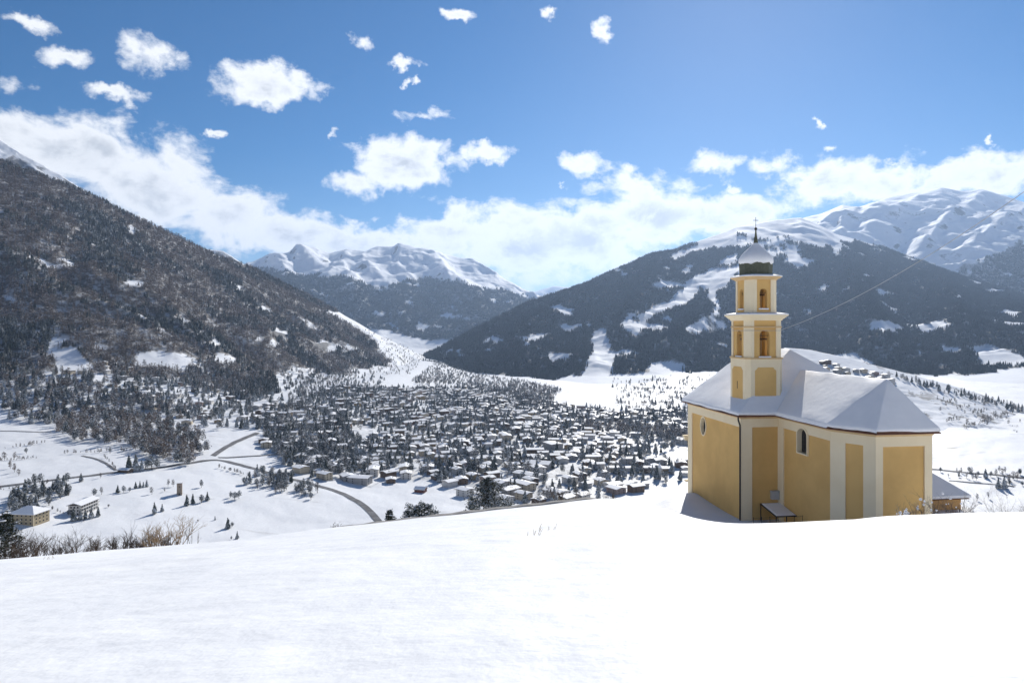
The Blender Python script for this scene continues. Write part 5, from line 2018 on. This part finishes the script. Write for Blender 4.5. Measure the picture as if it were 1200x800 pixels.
cluster([(300, 500), (400, 480), (420, 520), (400, 560), (330, 545)], 330, 8, 14, ['fir', 'round', 'frosted'], 'in the town')
cluster([(510, 425), (560, 440), (600, 445), (660, 458), (620, 474), (540, 452), (480, 450)], 1100, 7, 12, ['frosted', 'round', 'bare', 'frosted'], 'at the foot of the right mountain')
cluster([(670, 498), (760, 500), (815, 513), (815, 523), (750, 512), (690, 506)], 260, 8, 13, ['frosted', 'bare'], 'along the river')
cluster([(715, 445), (850, 440), (850, 490), (720, 475)], 260, 6, 11, ['fir', 'frosted', 'bare'], 'on the terraces')
cluster([(1090, 445), (1200, 478), (1200, 500), (1100, 500)], 60, 4, 8, ['frosted', 'bare'], 'on the hill')
cluster([(1050, 440), (1200, 478), (1200, 486), (1050, 444)], 90, 6, 10, ['frosted', 'fir'], 'on the hill')
tp = poisson_points(TOWN, 7.0, 60000, -900, 700, 600, 2500, lambda X, Y: fbm(X / 90., Y / 90., 3, 97) > -0.25)
for x, y, z in tp:
    if rng.random() < .55 and all((x - q[0]) ** 2 + (y - q[1]) ** 2 > 40 for q in near_h[:120]):
        TREES.append((Vector((x, y, z)), random.uniform(7, 14), random.choice(['fir', 'round', 'fir', 'frosted']), 'in the town', False))

forced = [t for t in TREES if t[4]]
rest = [t for t in TREES if not t[4]]
for i, (p, h, kd, where, _) in enumerate(forced):
    nm, word = TNAME[kd]
    s_ = h / 10.0
    sib = [t for t in forced if t[3] == where]
    if len(sib) > 16:
        xs_ = sorted(t[0].x / t[0].y for t in sib)
        ys_ = sorted(t[0].y for t in sib)
        side = ('left', 'central', 'right')[min(2, int(3 * xs_.index(p.x / p.y) / len(xs_)))]
        rowd = ('front', 'back')[min(1, int(2 * ys_.index(p.y) / len(ys_)))]
        tall = 'tall ' if h > np.median([t[1] for t in sib]) else 'short '
        word = f"{tall}{word}, {side} {rowd},"
    e = empty(nm, p, random.uniform(0, 6.28), f"{word} {where}", "tree", f"trees {where}")
    e.scale = (s_ * random.uniform(.9, 1.15),) * 2 + (s_,)
    TREE_OBJ.append(e)
    cr, tr = TKIND[kd][i % 4]
    link("trunk", tr, e)
    link("crown", cr, e)
single_out(TREE_OBJ)
for kd, word in (('fir', 'firs'), ('round', 'frosted pines'), ('bare', 'brown leafless trees'), ('frosted', 'pale frosted trees')):
    P = np.array([t[0] for t in rest if t[2] == kd])
    Hs = [t[1] for t in rest if t[2] == kd]
    forest({'fir': 'town_firs', 'round': 'town_pines', 'bare': 'valley_woodland', 'frosted': 'frosted_woodland'}[kd], P, SCOLL[kd], .9, 1.55, f"small {word} scattered between the houses and along the valley", "trees", sizes=np.array(Hs) / 10.0 * 1.28)

# ------------------------------------------------------------------ plants along the edge of the meadow
def branch(mb, p, d, length, r, depth, rnd, spread, up=.25, sides=4, kink=3):
    pts, rad = [p], [r]
    q, dd = p.copy(), d.copy()
    for k in range(kink):
        dd = (dd + Vector((rnd.gauss(0, .12), rnd.gauss(0, .12), rnd.gauss(0, .08) + up * .12))).normalized()
        q = q + dd * (length / kink)
        pts.append(q.copy())
        rad.append(r * (1 - .55 * (k + 1) / kink))
    mb.tube(pts, rad, sides, caps=False)
    if depth <= 0:
        return
    for k in range(rnd.randint(3, 5)):
        t = rnd.uniform(.25, 1.0)
        i = min(int(t * kink), kink - 1)
        b = pts[i].lerp(pts[i + 1], t * kink - i)
        nd = (dd + Vector((rnd.gauss(0, spread), rnd.gauss(0, spread), rnd.gauss(up, .3)))).normalized()
        branch(mb, b, nd, length * rnd.uniform(.42, .68), r * rnd.uniform(.42, .6), depth - 1, rnd, spread, up, 3, 2)


def shrub(name, px, Y, top_py, width_px, mat, label, cat="shrub", stems=7, depth=3, seed=0, spread=.5, r=.025, extra=0.0, lean=.35, snow=False):
    X = (px - CX) / F * Y
    zg = gz(X, Y) + extra
    h = (HY - top_py) / F * Y - zg
    wd = width_px / F * Y
    rnd = random.Random(seed)
    e = empty(name, (X, Y, zg), 0, label, cat)
    mb = MB()
    for k in range(stems):
        a = rnd.uniform(0, 6.28)
        q = rnd.uniform(0, wd * .32)
        d = Vector((math.cos(a) * lean, math.sin(a) * lean, 1)).normalized()
        branch(mb, Vector((q * math.cos(a), q * math.sin(a), -.3)), d, h * rnd.uniform(.55, .8), r * rnd.uniform(.7, 1.2), depth, rnd, spread)
    zt = max(v[2] for v in mb.v)
    mb.v = [(x, y, z * h / zt if z > 0 else z) for x, y, z in mb.v]
    mb.build("branches", mat, e)
    if snow:
        # pads of snow caught in the twigs
        tips = [v for v in mb.v if v[2] > h * .25]
        for _ in range(14):
            m_ = MB()
            c = rnd.choice(tips)
            rr = rnd.uniform(.035, .10)
            m_.lathe([(.02, -rr * .7), (rr * .7, -rr * .55), (rr, -.1 * rr), (rr * .8, rr * .5), (.03, rr * .9)], 7)
            m_.v = [(c[0] + x * rnd.uniform(.7, 1.35), c[1] + y * rnd.uniform(.7, 1.35), c[2] + z * rnd.uniform(.75, 1.25)) for x, y, z in m_.v]
            m_.build("snow_pad", M['snow'], e, smooth=True)
    return e


def pine(name, px, Y, top_py, width_px, label, seed=0, mat='nearfir', n=1500, shape=1.0, conical=True):
    X = (px - CX) / F * Y
    zg = gz(X, Y)
    h = (HY - top_py) / F * Y - zg
    wd = width_px / F * Y / 2
    rnd = random.Random(seed)
    e = empty(name, (X, Y, zg), 0, label, "tree")
    tr, cr = MB(), MB()
    tr.tube([(0, 0, -.5), (.03, .02, h * .5), (0, 0, h * .97)], [h * .022, h * .014, .012], 7)
    nb = int(34 * shape)
    boughs = []
    for k in range(nb):
        t = (k + .5) / nb
        z = h * (.06 + .9 * t)
        L = wd * ((1 - t) ** .75 if conical else math.sin(math.pi * (.18 + .8 * t)) ** .6) * rnd.uniform(.75, 1.15) + .12
        a = k * 2.4 + rnd.uniform(-.4, .4)
        d = Vector((math.cos(a), math.sin(a), rnd.uniform(-.05, .4)))
        p0 = Vector((0, 0, z))
        p1 = p0 + d * L * .6
        p2 = p1 + (d + Vector((0, 0, .15))) * L * .4
        tr.tube([p0, p1, p2], [.03, .018, .006], 4, caps=False)
        boughs.append((p0, p1, p2, L))
    for _ in range(n):
        p0, p1, p2, L = rnd.choice(boughs)
        t = rnd.random() ** .6
        c = (p0.lerp(p1, t / .6) if t < .6 else p1.lerp(p2, (t - .6) / .4)) + Vector((rnd.gauss(0, .11), rnd.gauss(0, .11), rnd.gauss(.02, .09))) * (L + .3) * .75
        for q in range(3):
            d1 = Vector((rnd.gauss(0, 1), rnd.gauss(0, 1), rnd.gauss(.25, .6))).normalized() * rnd.uniform(.09, .19)
            d2 = Vector((rnd.gauss(0, 1), rnd.gauss(0, 1), rnd.gauss(0, .5))).normalized() * .045
            cr.add([c - d2, c + d2, c + d1], [(0, 1, 2)])
    tr.build("trunk", M['bark'], e)
    cr.build("crown", M[mat], e)
    rz = random.Random(seed + 5)
    for _ in range(14 if conical else 8):
        p0, p1, p2, L = rz.choice(boughs)
        c = p1.lerp(p2, rz.random())
        rr = rz.uniform(.08, .2)
        m_ = MB()
        m_.lathe([(.02, -rr * .2), (rr * 1.0, -rr * .15), (rr * 1.1, .02), (rr * .7, rr * .3), (.03, rr * .42)], 8)
        m_.v = [(c.x + x * rz.uniform(.8, 1.5), c.y + y * rz.uniform(.7, 1.2), c.z + .06 + z * rz.uniform(.6, 1.5)) for x, y, z in m_.v]
        m_.build("snow_pad", M['snow'], e, smooth=True)
    return e


pine("pine_tree", 572, 60, 558, 66, "dark pine with snow pads standing just beyond the meadow edge", 11, n=4600, shape=1.5)
pine("pine_tree", 553, 64, 582, 20, "small dark pine at the left foot of the tall meadow-edge pine", 12, n=700)
pine("pine_tree", 494, 60, 591, 36, "broad low dark pine top showing above the meadow edge", 13, n=2400, conical=False)
pine("pine_tree", 478, 60, 599, 16, "little dark pine left of the broad low pine", 16, n=500, conical=False)
pine("pine_tree", 457, 59, 597, 16, "narrow dark pine top showing where the valley road disappears", 14, n=700)
pine("pine_tree", 6, 58, 598, 44, "dark snow-tipped pine in the lower left corner", 15, n=4200, shape=1.6)
shrub("bare_tree", 668, 68, 566, 60, M['frosttwig'], "spreading frosted leafless tree beyond the meadow edge, below the town", "tree", 8, 4, 21, .55, .04)
shrub("bare_tree", 712, 72, 573, 50, M['frosttwig'], "low frosted leafless bush right of the spreading leafless tree", "shrub", 8, 3, 22, .6, .028)
shrub("bare_shrub", 640, 66, 580, 30, M['frosttwig'], "small frosted bush left of the spreading leafless tree", "shrub", 7, 3, 23, .6, .025)
shrub("bare_shrub", 395, 52, 608, 30, M['twig'], "low brown shrub peeping over the meadow edge below the groves", "shrub", 9, 3, 24, .6, .02)
for i, (px, Y, tp_, wd, mt, lab, st_) in enumerate((
        (16, 50, 624, 60, 'twig', "dense brown hedge bush under the corner pine", 16), (48, 52, 622, 36, 'frosttwig', "frosted twiggy bush right of the corner pine", 10), (70, 52, 632, 30, 'twig', "short brown bush between two taller frosted bushes", 10),
        (92, 53, 617, 40, 'frosttwig', "tall twiggy bush left of the gap in the hedge", 11), (113, 52, 626, 30, 'twig', "rounded brown bush at the right end of the corner hedge", 11), (30, 48, 634, 40, 'twig', "low red-brown bush in front of the corner pine", 12),
        (142, 50, 622, 26, 'twig', "dark leafless bush left of the straw-coloured tree", 13), (160, 50, 628, 34, 'twig', "wide low dark bush in front of thin saplings", 14), (172, 51, 618, 22, 'frosttwig', "thin frosted bush touching the straw-coloured tree", 8),
        (188, 50, 606, 24, 'straw', "straw-coloured dry young tree on the meadow edge", 9), (201, 51, 595, 26, 'straw', "tall bare sapling right of the straw-coloured tree", 4), (199, 49, 626, 26, 'frosttwig', "snowy low bush at the foot of the tall bare sapling", 9))):
    shrub("bare_shrub", px, Y, tp_, wd * 1.15, M[mt], lab, "shrub", int(st_ * 1.25), 3, 60 + i, .55, .036 if mt != 'straw' else .042)
for i, (px, tp_, lab) in enumerate(((152, 609, "thin bare stem rising from the wide dark bush"), (164, 612, "thin leaning stem left of the straw-coloured tree"), (210, 612, "first thin stalk right of the tall bare sapling"), (217, 608, "forked thin stalk right of the tall bare sapling"),
                                    (225, 614, "straight thin stalk on the snowy meadow edge"), (232, 620, "rightmost thin stalk on the snowy meadow edge"))):
    shrub("dry_stalk", px, 49, tp_, 8, M['frosttwig'], lab, "plant", 2, 1, 90 + i, .35, .016, lean=.15)
for i, (px, Y, tp_, wd, mt, lab, st_, sn_) in enumerate((
        (1080, 40, 577, 22, 'frosttwig', "snow-laden bush before the ochre apse wall", 9, True), (1062, 38, 592, 20, 'frosttwig', "low snow-laden bush under the apse panel", 7, True), (1107, 41, 566, 46, 'frosttwig', "spreading frosted bush in front of the annex roof", 8, True),
        (1128, 41, 590, 30, 'twig', "low brown bramble against the annex wall", 8, True), (1190, 60, 566, 44, 'twig', "dense red-brown tree at the right edge of the meadow", 12, False), (1178, 58, 580, 26, 'twig', "smaller brown bush left of the red-brown tree", 9, False), (1212, 58, 560, 40, 'twig', "tall red-brown tree cut by the right edge", 11, False))):
    shrub("frosted_bush" if sn_ else "brown_bush", px, Y, tp_, wd, M[mt], lab, "shrub", st_, 3, 120 + i, .6, .02, snow=sn_)

for px, py, lab in ((624, 627, "tiny dry grass tuft on the bare foreground snow"), (58, 655, "thin dry grass tips at the lower left meadow edge"), (640, 621, "faint grass tips right of the foreground tuft")):
    p_ = hit(px, py, 3.0)
    e = empty("grass_tuft", p_, 0, lab, "grass")
    rnd = random.Random(px)
    for k in range(7):
        m_ = MB()
        a_, l_ = rnd.uniform(0, 6.28), rnd.uniform(.08, .2)
        m_.tube([(0, 0, -.03), (.3 * l_ * math.cos(a_), .3 * l_ * math.sin(a_), l_ * .6), (.6 * l_ * math.cos(a_), .6 * l_ * math.sin(a_), l_)], [.006, .005, .002], 3)
        m_.build("blade", M['straw'], e, (rnd.uniform(-.2, .2), rnd.uniform(-.2, .2), 0))

# low stone wall along the far edge of the meadow
mb = MB()
pxs = np.linspace(385, 716, 60)
ring = []
for px in pxs:
    phi = math.atan((px - CX) / F)
    Y = float(np.interp(phi, CPHI, CREST_D)) + 11
    s_ = float(np.interp(phi, CPHI, CREST_S))
    X = (px - CX) / F * Y
    top = -s_ * Y + float(np.interp(px, [385, 450, 560, 690, 716], [-.05, .06, .16, .24, -.1])) + .03 * math.sin(px * 1.3)
    zg = gz(X, Y) - .5
    dx, dy = math.sin(phi) * .4, math.cos(phi) * .4
    ring.append([(X, Y, zg), (X, Y, top), (X + dx, Y + dy, top + .01), (X + dx, Y + dy, zg - .3)])
V = [p for r_ in ring for p in r_]
Fs = [(4 * i + k, 4 * i + k + 1, 4 * i + 5 + k, 4 * i + 4 + k) for i in range(len(ring) - 1) for k in range(3)] + [(0, 1, 2, 3), (len(V) - 4, len(V) - 1, len(V) - 2, len(V) - 3)]
mb.add(V, Fs)
o_ = mb.build("boundary_wall", M['stone'])
recalc(o_.data)
tag(o_, "low grey stone wall along the far edge of the snowy meadow", "wall")

# ------------------------------------------------------------------ haze in the valley air
m = bpy.data.materials.new("valley_haze")
m.use_nodes = True
nt = m.node_tree
nt.nodes.clear()
vo = nt.nodes.new('ShaderNodeOutputMaterial')
pv = nt.nodes.new('ShaderNodeVolumePrincipled')
pv.inputs['Color'].default_value = (0.48, 0.67, 1.0, 1)
pv.inputs['Density'].default_value = 4.2e-5
pv.inputs['Anisotropy'].default_value = 0.4
nt.links.new(pv.outputs[0], vo.inputs['Volume'])
mb = MB()
mb.box(-28000, 28000, -28000, 28000, -700, 1900)
o_ = mb.build("haze", m)
tag(o_, "pale blue winter haze filling the valley", "haze", kind='stuff')
